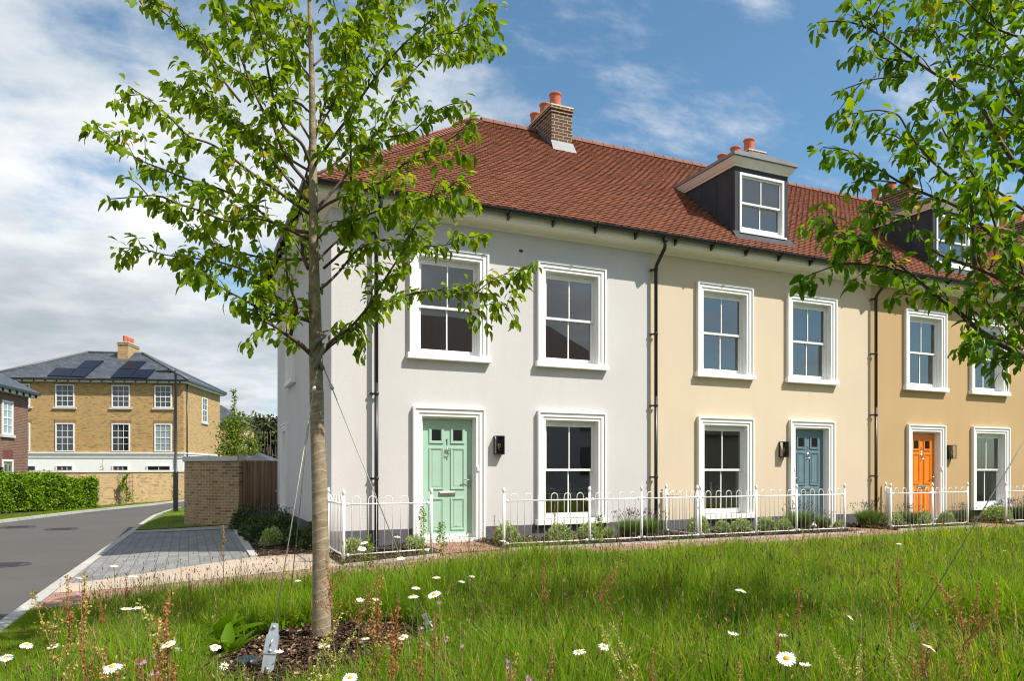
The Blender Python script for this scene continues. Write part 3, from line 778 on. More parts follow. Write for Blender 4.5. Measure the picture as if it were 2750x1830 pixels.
# ------------------------------------------------------------------ railings
RAILW = pm('white_railing_paint', (.80, .80, .80), .4, var=.02)
def railing(label, pts, post_idx, name='railing'):
    """Bow top railing through pts [(x,y)], one panel between each two posts."""
    x0, y0 = pts[0]
    root = thing(name, label, 'railing', (x0, y0, g1(x0, y0)), 'white bow top railings round the front gardens')
    for i, (x, y) in enumerate(pts):
        z = g1(x, y); zt = .80
        p = MB(); p.tube([(x, y, z - .2), (x, y, zt)], .023, 12)
        po = p.build('post', RAILW, root)
        f = MB(); f.lathe([(.023, 0), (.015, .008), (.013, .022), (.022, .035), (.028, .058), (.024, .083), (.013, .103), (0, .112)], (x, y, zt), 12); f.build('finial', RAILW, po)
    for i in range(len(pts) - 1):
        if (i, i + 1) not in post_idx: continue
        a = np.array(pts[i]); b = np.array(pts[i + 1]); L = np.linalg.norm(b - a); d = (b - a) / L
        m = MB(); P = lambda s, z: (a[0] + d[0] * s, a[1] + d[1] * s, z)
        zb0, zb1 = max(g1(*a), -.10) + .06, max(g1(*b), -.10) + .06
        m.tube([P(.03, .69), P(L - .03, .69)], .011, 6); m.tube([P(.03, zb0), P(L - .03, zb1)], .011, 6)
        for s in (.06, L - .06):
            m.lathe([(.0, -.03), (.022, -.02), (.022, .02), (0, .03)], P(s, .69), 8); m.lathe([(.0, -.03), (.022, -.02), (.022, .02), (0, .03)], P(s, zb0), 8)
        k = max(1, round((L - .12) / .234)); st = (L - .12) / k
        for j in range(k):
            s0 = .06 + st * (j + .25); s1 = .06 + st * (j + .75); rr = (s1 - s0) / 2; sc = (s0 + s1) / 2
            zz = zb0 + (zb1 - zb0) * sc / L
            arc = [P(sc - rr * math.cos(t), .745 + rr * math.sin(t)) for t in np.linspace(0, math.pi, 9)]
            m.tube([P(s0, zz)] + arc + [P(s1, zz)], .0062, 6)
        m.build('panel', RAILW, root)
    return root
allp = lambda n: {(i, i + 1) for i in range(n)}
railing('white railing round the corner bed left of the sage green door', [(-.06, -.08), (-.06, -1.3), (1.25, -1.3)], allp(2))
railing('long white railing in front of the lower windows of the grey and cream houses', [(2.48, -1.2), (4.05, -1.18), (5.09, -1.17), (6.36, -1.16), (7.66, -1.15), (8.69, -1.13), (9.98, -1.12)], allp(6))
railing('short white railing running back to the wall beside the cream house downpipe', [(6.40, -.07), (6.40, -1.02)], allp(1))
railing('white railing in front of the orange door', [(12.45, -.07), (11.2, -1.2), (12.55, -1.14), (13.73, -1.12)], allp(3))
railing('white railing cut by the right edge of the photo, past the ochre house window', [(15.1, -1.1), (16.4, -1.1), (17.6, -1.1)], allp(2))

# ------------------------------------------------------------------ ground
def big_ground():
    xs = np.concatenate([[-600, -300, -150, -80, -50, -30], np.arange(-20, 30, 1.0), [32, 40, 60, 100, 200, 400, 700]])
    ys = np.concatenate([[-500, -200, -100, -60, -40, -25], np.arange(-20, 62, 1.0), [70, 90, 120, 200, 400, 900]])
    vs = [(x, y, g1(x, y) - .16) for x in xs for y in ys]; n = len(ys)
    fs = [(i * n + j, (i + 1) * n + j, (i + 1) * n + j + 1, i * n + j + 1) for i in range(len(xs) - 1) for j in range(n - 1)]
    me = bpy.data.meshes.new('ground'); me.from_pydata(vs, [], fs); me.materials.append(GTURF); me.update()
    tag(link_mesh('ground', me), kind='structure')
big_ground()
KERB_N = [(-4.15, -14), (-3.95, -6), (-3.84, -2.92), (-3.73, .61), (-3.60, 5), (-3.47, 9.13), (-3.36, 12.5), (-3.2, 16.5), (-2.7, 20.5), (-1.6, 25), (1.5, 31), (8, 37)]
KERB_F = [(-13, -14), (-11.5, -3), (-10.2, 3), (-9.2, 8), (-8.2, 12.5), (-7.43, 15.5), (-6.75, 18), (-5.95, 20.8), (-4.95, 23.7), (-2.84, 29.1), (2, 36.5)]
def off_pl(pl, d):
    pl = np.array(pl, float); t = np.gradient(pl, axis=0); t = t / np.linalg.norm(t, axis=1, keepdims=True)
    return pl + np.stack([t[:, 1], -t[:, 0]], 1) * d
sheet('road', KERB_F, KERB_N, ASPHALT, -.07, 60, 10)
sheet('kerb', KERB_N, off_pl(KERB_N, .15), KERBP, .006, 60, 2, skirt=.1)
sheet('kerb', off_pl(KERB_F, -.13), KERB_F, KERBP, .02, 60, 2, skirt=.12)
# far side of the road: grass verge, footway
sheet('far_verge_lawn', off_pl(KERB_F, -1.2), off_pl(KERB_F, -.13), LTURF, .0, 60, 4)
sheet('far_garden_soil', off_pl(KERB_F, -3.2), off_pl(KERB_F, -1.2), SOIL, -.002, 60, 4)
# near side, left of the end house
IN = off_pl(KERB_N, .15)
def inx(y): return float(np.interp(y, IN[:, 1], IN[:, 0]))
sheet('driveway', [(inx(-.45), -.45), (inx(4), 4), (inx(8.5), 8.5)], [(-1.15, .5), (-1.14, 3), (-1.10, 6.75)], SETTS, 0, 24, 10)
sheet('footway', [(inx(8.55), 8.55), (inx(9.25), 9.25)], [(-1.0, 6.8), (-.8, 7.95)], FOOTW, .006, 6, 10)
sheet('verge_lawn', [(inx(9.3), 9.3), (inx(13), 13), (inx(20), 20)], [(-.85, 8.0), (-1.4, 12), (-1.2, 20)], LTURF, .02, 16, 6)
SLF = [(-3.62, -1.22), (-2.0, -1.42), (-.58, -1.62), (-.02, -1.64)]
sheet('slab_path', [(inx(-.46), -.46), (-2.2, .15), (-1.15, .48), (-.1, .12)], SLF, SLABS, .003, 12, 6)
PF = [(-3.66, -2.42), (-2.4, -2.6), (-1, -2.72), (.3, -2.66), (1.55, -2.62), (4.12, -2.38), (6.4, -2.25), (9.3, -2.02), (13, -1.85), (20, -1.7), (30, -1.6)]
PB = [(-3.62, -1.225), (-2.0, -1.425), (-.58, -1.625), (-.02, -1.645), (1.4, -1.56), (4.12, -1.52), (6.4, -1.48), (9.3, -1.45), (13, -1.4), (20, -1.3), (30, -1.3)]
sheet('brick_path', PF, PB, REDP, 0, 60, 5)
for a, b in ((1.36, 2.42), (10.06, 11.1), (13.82, 15.0)):
    q = 1.45 if a < 2 else (9.75 if a < 11 else 13.38)
    sheet('door_path', [(a, -1.5), (q, -.04)], [(b, -1.5), (q + 1.02, -.04)], REDP2, .002, 6, 4)
EDG = [(-.12, -1.62, 1.36), (2.42, -1.54, 10.06), (11.1, -1.45, 13.82), (15.0, -1.36, 18)]
edge = MB()
for a, y, b in EDG:
    for k in range(int((b - a) / .9) + 1):
        x0 = a + k * .9; x1 = min(b, x0 + .895)
        if x1 - x0 < .05: continue
        z0, z1 = g1(x0, y), g1(x1, y)
        edge.add([(x0, y - .025, z0 - .1), (x1, y - .025, z1 - .1), (x1, y + .025, z1 - .1), (x0, y + .025, z0 - .1), (x0, y - .025, z0 + .03), (x1, y - .025, z1 + .03), (x1, y + .025, z1 + .03), (x0, y + .025, z0 + .03)], [(4, 5, 6, 7), (0, 1, 5, 4), (1, 2, 6, 5), (2, 3, 7, 6), (3, 0, 4, 7)])
for (xa, ya, xb, yb) in ((-1.13, .48, -1.05, 6.8),):
    for k in range(8):
        t0, t1 = k / 8, (k + .985) / 8
        p0 = (xa + (xb - xa) * t0, ya + (yb - ya) * t0); p1 = (xa + (xb - xa) * t1, ya + (yb - ya) * t1)
        edge.add([(p[0] + dx, p[1], g1(*p) + dz) for p in (p0, p1) for dx in (-.06, .06) for dz in (-.1, .025)], [(1, 3, 7, 5), (0, 1, 5, 4), (2, 6, 7, 3), (0, 2, 3, 1), (4, 5, 7, 6)])
tag(edge.build('path_edging', KERB), kind='structure')

def moundfun(x, y): return g1(x, y) + .015 + .02 * math.sin(x * 5.1 + y * 3) * math.sin(y * 4.3 - x)
def bed(a, b, y0, y1, n): return sheet('planting_bed', [(a, y0), (b, y0)], [(a, y1), (b, y1)], MULCH, .0, n, 10, hfun=moundfun)
bed(-.12, 1.36, -1.595, -.012, 16); bed(2.42, 10.06, -1.515, -.012, 50); bed(11.1, 13.82, -1.425, -.012, 24); bed(15.0, 18, -1.335, -.012, 24)
sheet('planting_bed', [(-1.09, .45), (-1.0, 6.8), (-.8, 7.9)], [(-.014, .12), (-.014, 6.6), (-.014, 7.9)], MULCH, 0, 40, 8, hfun=moundfun)
sheet('lawn', [(inx(-13.9), -13.9), (inx(-5), -5), (inx(-2.44), -2.44)] + PF[1:], [(-2.6, -14), (-2.4, -9), (-2.2, -6)] + [(x, y - 3.2) for x, y in PF[1:]], LTURF, .006, 90, 8)
sheet('meadow_ground', [(-2.8, -22), (-2.3, -6.0)] + [(x, y - 3.15) for x, y in PF[1:]], [(1, -40), (6, -30), (12, -25), (30, -20)], GTURF, -.01, 60, 14)

# bark mulch round the two trees, and chips on every bed
CHIPT = ([(-.5, -.5, 0), (.5, -.4, .1), (.55, .45, 0), (-.45, .5, .15)], [(0, 1, 2, 3)])
def chips(big, pts, smin=.018, smax=.05):
    k = len(pts); d = RNG.normal(0, 1, (k, 3)); d[:, 2] *= .35; up = RNG.normal(0, .5, (k, 3)); up[:, 2] += 1
    L = RNG.uniform(smin, smax, k); big.add(*CHIPT, frames(d, up, L, L * RNG.uniform(.25, .6, k)), pts, RNG.random(k) ** 1.5)
TREE = np.array([-1.11, -5.84]); TREE2 = np.array([2.93, -9.02])
def disc_pts(c, r, k):
    t = RNG.random(k) * 6.283; q = np.sqrt(RNG.random(k)) * r * (1 + .08 * np.sin(t * 3 + 1) + .06 * np.sin(t * 5))
    x = c[0] + q * np.cos(t); y = c[1] + q * np.sin(t)
    return np.stack([x, y, G(x, y) + .015 + .045 * np.clip(1 - q / r, 0, 1) + RNG.random(k) * .02], 1)
for nm_i, (c, r, k, nm) in enumerate(((TREE + [-.08, -.36], 1.10, 14000, 'tree_mulch'), (np.array([-1.45, -6.95]), .80, 8000, 'tree_mulch'), (TREE2 + [-.1, .1], .85, 5000, 'tree_mulch'))):
    m = MB(); n = 40; vs = [(c[0], c[1], g1(*c) + .06)]; fs = []
    for i, rr in enumerate((.35, .7, 1.)):
        for j in range(n):
            t = 2 * math.pi * j / n; q = r * rr * (1 + .08 * math.sin(t * 3 + 1) + .06 * math.sin(t * 5))
            x, y = c[0] + q * math.cos(t), c[1] + q * math.sin(t); vs.append((x, y, g1(x, y) + .015 + .045 * (1 - rr) + (0 if rr < 1 else -.05)))
    for j in range(n): fs.append((0, 1 + j, 1 + (j + 1) % n))
    for i in range(2):
        for j in range(n): fs.append((1 + i * n + j, 1 + i * n + (j + 1) % n, 1 + (i + 1) * n + (j + 1) % n, 1 + (i + 1) * n + j))
    m.add(vs, fs, True); tag(m.build(nm, MULCH), kind='structure')
    b = Big(); chips(b, disc_pts(c, r * 1.02, k)); tag(b.build('bark_chips', CHIP), ('loose brown bark chips round the foot of the wrapped trunk' if nm_i == 0 else 'loose bark chips in the near part of the patch, towards the camera' if nm_i == 1 else 'loose bark chips in the bottom right corner of the photo'), 'bark mulch', kind='stuff')
b = Big()
for (a, e, y0, y1, k) in ((-.12, 1.36, -1.58, -.05, 1500), (2.42, 10.06, -1.5, -.05, 6500), (11.1, 13.8, -1.4, -.05, 1800), (15, 18, -1.3, -.05, 1500), (-1.05, -.03, .05, 8, 3500)):
    x = RNG.uniform(a, e, k); y = RNG.uniform(y0, y1, k); chips(b, np.stack([x, y, G(x, y) + .03 + RNG.random(k) * .025], 1), .02, .06)
tag(b.build('bark_chips', CHIP), 'dark bark chips covering the planting beds along the houses', 'bark mulch', kind='stuff')

# ironwork in the road and in the mulch
def cover(x, y, r, label, sq=False):
    z = g1(x, y) - .07; m = MB()
    m.lathe([(0, .009), (r * .80, .009), (r * .82, .006), (r * .9, .006), (r * .9, .012), (r, .012), (r, 0)], (x, y, z), 28, False)
    for i in range(-4, 5): m.box(x - r * .55, x + r * .55, y + i * r * .14 - .01, y + i * r * .14 + .01, z + .009, z + .014)
    tag(m.build('manhole_cover', pm('cast_iron', (.035, .038, .045), .55, var=.3)), label, 'manhole cover', 'manhole covers in the road')
cover(-5.27, 11.7, .42, 'round dark manhole cover mid road, the one nearer the brick garden wall')
cover(-6.55, 13.1, .46, 'round dark manhole cover in the road near the hedge side kerb')
cover(-4.9, 2.96, .36, 'dark iron cover in the road close to the left edge of the photo')
m = MB(); cx, cy = -1.71, -6.27; zc = g1(cx, cy) + .03
m.lathe([(.075, 0), (.085, .02), (.085, .05), (.070, .055), (.066, .045), (0, .042)], (cx, cy, zc), 24)
ir = m.build('irrigation_cap', pm('dark_plastic', (.03, .04, .05), .4)); tag(ir, 'round dark plastic cap with a grid top set in the bark near the tree', 'irrigation cap')
m = MB()
for i in range(-2, 3):
    a = math.sqrt(.062 ** 2 - (i * .022) ** 2); m.box(cx - a, cx + a, cy + i * .022 - .003, cy + i * .022 + .003, zc + .046, zc + .054); m.box(cx + i * .022 - .003, cx + i * .022 + .003, cy - a, cy + a, zc + .0455, zc + .0535)
m.build('grid', pm('dark_plastic', (.03, .04, .05), .4), ir)
m = MB()
for i in range(7): m.box(.60 + i * .055, .635 + i * .055, -.62, -.36, -.075, -.04)
m.frame(.57, 1.0, -.065, -.05, .02, -.66, -.62)
tag(m.build('drain_grate', pm('cast_iron', (.035, .038, .045), .55)), 'small dark drain grate in the corner bed behind the railing', 'drain grate')

# ------------------------------------------------------------------ far side: yellow brick house, red brick house, walls, hedge
def bar_window(root, mapf, xa, xb, za, zb, nx, nz, sill=True, glass=None, arch=None):
    m = MB(mapf); m.frame(xa, xb, za, zb, .075, -.02, .05, True, .06)
    for i in range(1, nx):
        x = xa + .075 + (xb - xa - .15) * i / nx; m.box(x - .014, x + .014, .006, .026, za + .06, zb - .075)
    for j in range(1, nz):
        z = za + .06 + (zb - za - .135) * j / nz; h = .03 if (nz == 4 and j == 2) else .014
        m.box(xa + .075, xb - .075, .005, .028, z - h, z + h)
    w = m.build('window', WHITE, root)
    if sill:
        s = MB(mapf); s.box(xa - .15, xb + .15, -.02, .09, za - .14, za - .005); s.build('sill', STONE, w)
    p = MB(mapf); p.quad((xa + .03, .004, za + .03), (xb - .03, .004, za + .03), (xb - .03, .004, zb - .03), (xa + .03, .004, zb - .03)); p.build('pane', glass or GLASSD, w)
    return w
def dullglass(name, c):
    m, nt, out = newmat(name); b = nd(nt, 'ShaderNodeBsdfPrincipled'); b.inputs['Base Color'].default_value = (*c, 1); b.inputs['Roughness'].default_value = .03
    b.inputs['Specular IOR Level'].default_value = .9; nt.links.new(b.outputs[0], out.inputs[0]); return m
GLASSD = dullglass('far_glass', (.05, .062, .075)); GLASSP = dullglass('far_glass_blind', (.30, .36, .38)); GLASSK = dullglass('far_glass_dark', (.018, .018, .02))
SOLDIER = brickmat('soldier_brick', (.36, .215, .085), (.27, .155, .06), (.40, .32, .21), bw=.075, rh=.24, ms=.006)

c0 = at(493, 1262, 50); zb = g1(c0[0], c0[1])
yh = thing('brick_house', 'large yellow brick house with a slate roof, solar panels and a white ground floor', 'house', (c0[0], c0[1], 0), rotz=rad(-17.8))
Lf, Dp = 12.4, 8.6; ze = 7.12
m = MB(); m.box(-Lf, 0, 0, Dp, 2.25, ze); m.build('wall', YBRICK, yh)
m = MB(); m.box(-Lf + .01, -.01, .012, Dp - .01, -1.2, 2.25)
m.add([], [])
m.build('rendered_base', WHITE_R if 'WHITE_R' in globals() else pm('white_render', (.85, .85, .84), .85, var=.03), yh)
m = MB(); m.box(-Lf - .04, .04, -.04, Dp + .04, 2.13, 2.26); m.box(-Lf - .09, .09, -.09, Dp + .09, 2.26, 2.36); m.box(-Lf - .03, .03, -.03, Dp + .03, 1.98, 2.03); m.build('string_course', WHITE, yh)
fm = lambda u, w, z: (u, -w, z); sd = lambda u, w, z: (w, u, z)
K = 50 / 1960 / .994
for i, (pa, pb) in enumerate(((61, 108.6), (171, 218), (311, 357), (419, 463))):
    xa, xb = (pa - 493) * K, (pb - 493) * K
    bar_window(yh, fm, xa, xb, 5.42, 6.93, 3, 4)
    bar_window(yh, fm, xa, xb, 2.42, 4.32, 3, 4, False, (GLASSP, GLASSD, GLASSK, GLASSP)[i])
    m = MB(fm); m.box(xa - .1, xb + .1, -.02, .012, 6.935, 7.05); m.box(xa - .1, xb + .1, -.02, .012, 4.325, 4.56); m.build('brick_arch', SOLDIER, yh)
for (pa, pb, nx) in ((60, 124, 2), (172, 215, 3), (312, 354, 3), (399, 461, 2)):
    bar_window(yh, fm, (pa - 493) * K, (pb - 493) * K, .1, 1.48, nx, 2, False, GLASSK)
bar_window(yh, sd, 4.0, 5.2, 4.72, 6.55, 2, 4)
m = MB(); m.box(-Lf - .30, .30, -.30, Dp + .30, ze - .02, ze + .12); m.build('eaves_board', WHITE, yh)
m = MB(); m.box(-Lf - .42, .42, -.42, -.30, ze + .08, ze + .2); m.box(.30, .42, -.30, Dp + .42, ze + .08, ze + .2)
for i in range(18): m.box(-Lf + i * .72, -Lf + i * .72 + .06, -.35, -.302, ze - .04, ze + .08)
m.build('gutter', BLACKP, yh)
m = MB(); m.tube([(-.45, -.36, ze + .1), (-.45, -.1, ze - .3), (-.45, -.1, -.5)], .045, 8); m.tube([(.08, .5, ze), (.08, .5, -.5)], .04, 8); m.build('downpipe', BLACKP, yh)
zr = 9.76; o = .40
A_, B_, C_, D_ = (-Lf - o, -o, ze + .2), (o, -o, ze + .2), (o, Dp + o, ze + .2), (-Lf - o, Dp + o, ze + .2)
R1, R2 = (-Lf + 4.3, Dp / 2, zr), (-4.3, Dp / 2, zr)
def slate(name, pts, par):
    m = MB(); m.add(pts, [tuple(range(len(pts)))]); return m
m = MB(); m.add([A_, B_, R2, R1], [(0, 1, 2, 3)]); m.add([B_, C_, R2], [(0, 1, 2)]); m.add([C_, D_, R1, R2], [(0, 1, 2, 3)]); m.add([D_, A_, R1], [(0, 1, 2)])
rf = m.build('roof', SLATE, yh)
m = MB(); up = np.array([0, 0, .03])
for a, e in ((A_, R1), (B_, R2), (R1, R2), (C_, R2)): m.tube([np.array(a) + up, np.array(e) + up], .09, 6)
m.build('lead_hips', LEADL, rf)
sl = (zr - ze - .2) / (Dp / 2 + o)
def onroof(px, py):
    """Front slope position (local x, distance up) from a pixel."""
    d = np.array([CF[0] + CR[0] * (px - CX) / F, CF[1] + CR[1] * (px - CX) / F, -(py - HY) / F])
    ca, sa = math.cos(rad(17.8)), math.sin(rad(17.8))
    rel = CAM - np.array([c0[0], c0[1], 0]); L = lambda v: np.array([ca * v[0] - sa * v[1], sa * v[0] + ca * v[1], v[2]])
    p, q = L(rel), L(d); t = (ze + .2 + sl * (p[1] + o) - p[2]) / (q[2] - sl * q[1]); return p + q * t
for grp in (((126, 1013), (187, 1014), (205, 992), (150, 991)), ((187, 1014), (227, 1016), (253, 993), (205, 992)), ((205, 992), (253, 993), (280, 971), (230, 971)),
            ((297, 1017), (350, 1018), (369, 995), (318, 994)), ((350, 1018), (395, 1019), (418, 995), (369, 995)), ((318, 994), (369, 995), (394, 973), (345, 972))):
    P = [onroof(*g) for g in grp]; cen = sum(P) / 4; P = [cen + (p - cen) * .97 for p in P]
    m = MB(); m.add([tuple(p + np.array([0, -.03, .07])) for p in P] + [tuple(p) for p in P], [(0, 1, 2, 3), (0, 4, 5, 1), (1, 5, 6, 2), (2, 6, 7, 3), (3, 7, 4, 0)]); m.build('solar_panel', SOLAR, yh)
m = MB(); cx0 = -5.6; m.box(cx0, cx0 + .72, Dp / 2 - 1.1, Dp / 2 + .9, 8.6, 10.35); m.box(cx0 - .04, cx0 + .76, Dp / 2 - 1.14, Dp / 2 + .94, 10.2, 10.3); c = m.build('chimney', YBRICK2, yh)
m = MB(); m.box(cx0 - .06, cx0 + .78, Dp / 2 - 1.16, Dp / 2 + .96, 10.35, 10.42); m.build('chimney_cap', STONE, c)
for i in range(3): m = MB(); m.lathe([(.13, 0), (.15, .4), (.15, .5), (.1, .5), (.1, .1)], (cx0 + .36, Dp / 2 - .7 + i * .6, 10.42), 12); m.build('chimney_pot', POT, c)

c1 = at(75, 1262, 36)
rh = thing('brick_house', 'red brick house with a green door, cut by the left edge of the photo', 'house', (c1[0], c1[1], 0), rotz=rad(-11.8))
m = MB(); m.box(-7, 0, -9, 0, -1, 4.75); m.build('wall', RBRICK, rh)
bar_window(rh, sd, -2.75, -1.68, 2.82, 4.38, 2, 4, True, GLASSP); bar_window(rh, sd, -6.2, -5.1, 2.82, 4.38, 2, 4)
m = MB(sd); m.box(-2.62, -1.62, -.02, .012, 1.66, 2.1); m.build('door_lintel', pm('red_arch', (.16, .05, .035), .85, var=.2, scale=20), rh)
m = MB(sd); m.frame(-2.72, -1.62, -.6, 1.66, .10, -.05, .03, False); m.box(-2.62, -1.72, -.05, -.02, -.6, 1.56)
dr = m.build('door_frame', WHITE, rh)
m = MB(sd); m.box(-2.60, -1.74, -.018, .0, -.55, 1.54)
for a in (-2.52, -2.12):
    m.frame(a, a + .3, .25, .95, .03, 0, .012)
    m.frame(a, a + .3, 1.08, 1.45, .03, 0, .012)
d_ = m.build('door', pm('pale_green_paint', (.36, .43, .25), .5), rh)
m = MB(sd)
for a in (-2.48, -2.08): m.box(a, a + .22, .0, .004, 1.12, 1.41)
m.build('door_pane', BLACKGLASS, d_)
m = MB(); m.box(.02, .16, -3.1, -2.95, .95, 1.3); m.build('wall_lamp', BLACKM, rh)
m = MB(); m.box(-7.3, .28, -9.3, .28, 4.74, 4.90); m.build('eaves_board', WHITE, rh)
m = MB(); m.box(.28, .42, -9.3, .40, 4.86, 4.98); m.box(-7.3, .28, .28, .40, 4.86, 4.98)
for i in range(14): m.box(.281, .36, -9 + i * .7, -8.94 + i * .7, 4.72, 4.86)
m.build('gutter', BLACKP, rh)
m = MB(); q = .42; a, b_, c, d = (q, -9.3, 4.98), (q, q, 4.98), (-7.3, q, 4.98), (-7.3, -9.3, 4.98)
m.add([a, b_, (-3.5, -3.4, 7.6), (-3.5, -6, 7.6)], [(0, 1, 2, 3)]); m.add([b_, c, (-3.5, -3.4, 7.6)], [(0, 1, 2)]); m.add([c, d, (-3.5, -6, 7.6), (-3.5, -3.4, 7.6)], [(0, 1, 2, 3)]); m.add([d, a, (-3.5, -6, 7.6)], [(0, 1, 2)])
m.build('roof', SLATE, rh)

def wall_run(name, label, pts, th, z1, mat, cop, copmat, h0=.5, n=40, cpo=.05):
    """Curved brick wall with a coping; brick courses follow its length through the object axes."""
    P = np.array(pts, float); d = np.concatenate([[0], np.cumsum(np.linalg.norm(np.diff(P, axis=0), axis=1))]); t = np.linspace(0, d[-1], n)
    k = np.ones(3) / 3; Q = np.stack([np.interp(t, d, P[:, i]) for i in (0, 1)], 1)
    for _ in range(6):
        Qs = Q.copy(); Qs[1:-1] = (Q[:-2] + Q[1:-1] + Q[2:]) / 3; Q = Qs
    root = thing(name, label, 'wall', (Q[0, 0], Q[0, 1], g1(*Q[0])))
    tn = np.gradient(Q, axis=0); tn /= np.linalg.norm(tn, axis=1, keepdims=True); nr = np.stack([tn[:, 1], -tn[:, 0]], 1)
    def strip(w, za, zb, nm, mt):
        m = MB(); vs = []; fs = []
        for i in range(n):
            a = Q[i] + nr[i] * w; b = Q[i] - nr[i] * w; zz = za if za is not None else g1(*Q[i]) - h0
            vs += [(a[0], a[1], zz), (a[0], a[1], zb), (b[0], b[1], zb), (b[0], b[1], zz)]
        for i in range(n - 1):
            for j in range(3): fs.append((4 * i + j, 4 * i + j + 1, 4 * i + 4 + j + 1, 4 * i + 4 + j))
        fs += [(0, 1, 2, 3), (4 * n - 4, 4 * n - 1, 4 * n - 2, 4 * n - 3)]
        m.add(vs, fs); o = m.build(nm, mt, root); uv = o.data.uv_layers.new(name='UVMap'); arc = np.concatenate([[0], np.cumsum(np.linalg.norm(np.diff(Q, axis=0), axis=1))])
        for lp_ in o.data.loops:
            i = lp_.vertex_index // 4; j = lp_.vertex_index % 4; uv.data[lp_.index].uv = (arc[i] + (0 if j < 2 else .11), o.data.vertices[lp_.vertex_index].co.z)
        return o
    strip(th / 2, None, z1, 'brickwork', mat); strip(th / 2 + cpo, z1, z1 + cop, 'coping', copmat)
    return root
wall_run('garden_wall', 'long curved yellow brick garden wall beyond the road, with a pale coping', [at(83, 1262, 32.4)[:2], at(160, 1262, 32.6)[:2], at(240, 1262, 33.5)[:2], at(340, 1262, 35.4)[:2], at(465, 1262, 39)[:2], at(560, 1262, 44)[:2]], .24, 1.06, GBRICK, .10, STONE, n=60)
wall_run('garden_wall', 'mottled brown brick wall curving beside the lamp post, left of the wooden gate', [(-.83, 8.0), (-1.35, 8.55), (-1.8, 9.1), (-2.02, 9.7), (-2.08, 10.4), (-2.0, 11.3), (-1.7, 13.5)], .22, 1.41, NBRICK, .125, STONE, n=50)
m0 = thing('wooden_gate', 'brown boarded wooden gate between the mottled brick wall and the end house', 'gate', (-.75, 8.0, -.24))
b = Big(); nb = 9
cube = ([(x, y, z) for x in (0, 1) for y in (0, 1) for z in (0, 1)], [(0, 1, 3, 2), (4, 6, 7, 5), (0, 4, 5, 1), (2, 3, 7, 6), (0, 2, 6, 4), (1, 5, 7, 3)])
for i in range(nb):
    M = np.diag([.088, .022, 1.62 + .0 * i])[None]; b.add(*cube, M, np.array([[-.72 + i * .092, 8.0 + (i % 2) * .006, -.20]]), np.array([R.random()]))
b.build('boards', WOODF, m0)
b = Big()
for x in (-.80, .12): b.add(*cube, np.diag([.07, .09, 1.72])[None], np.array([[x, 7.96, -.3]]), np.array([.25]))
b.build('gate_post', WOODF, m0)
m = MB(); m.lathe([(0, .02), (.03, .02), (.03, 0)], n=10); m.v = [(.02 + a, 7.99 - c, .62 + b_) for a, b_, c in m.v]; m.build('latch', STEEL, m0)

# lamp post
lx, ly, _ = at(472, 1262, 26.6); lz = g1(lx, ly)
lp = thing('street_lamp', 'tall black street lamp beside the mottled brick wall', 'street lamp', (lx, ly, lz))
m = MB(); m.lathe([(.085, -.2), (.085, 1.45), (.07, 1.50), (.048, 1.52), (.042, 4.95), (.05, 5.0), (.05, 5.17), (0, 5.18)], (lx, ly, lz), 14); m.build('column', BLACKM, lp)
dl = -CR
m = MB(); m.tube([(lx, ly, lz + 5.11), (lx + dl[0] * .25, ly + dl[1] * .25, lz + 5.13)], .035, 8); m.build('bracket', BLACKM, lp)
m = MB(); A0 = np.array([lx, ly]) + dl * .2; A1 = np.array([lx, ly]) + dl * .68; sv = np.array([-dl[1], dl[0]])
vs = []
for p, w, z in ((A0, .09, 5.08), (A0, .09, 5.19), (A1, .12, 5.10), (A1, .12, 5.15)):
    for s_ in (-1, 1): q = p + sv * w * s_; vs.append((q[0], q[1], lz + z))
m.add(vs, [(0, 1, 3, 2), (4, 6, 7, 5), (2, 3, 7, 6), (0, 4, 5, 1), (0, 2, 6, 4), (1, 5, 7, 3)]); m.build('lamp_head', BLACKM, lp)

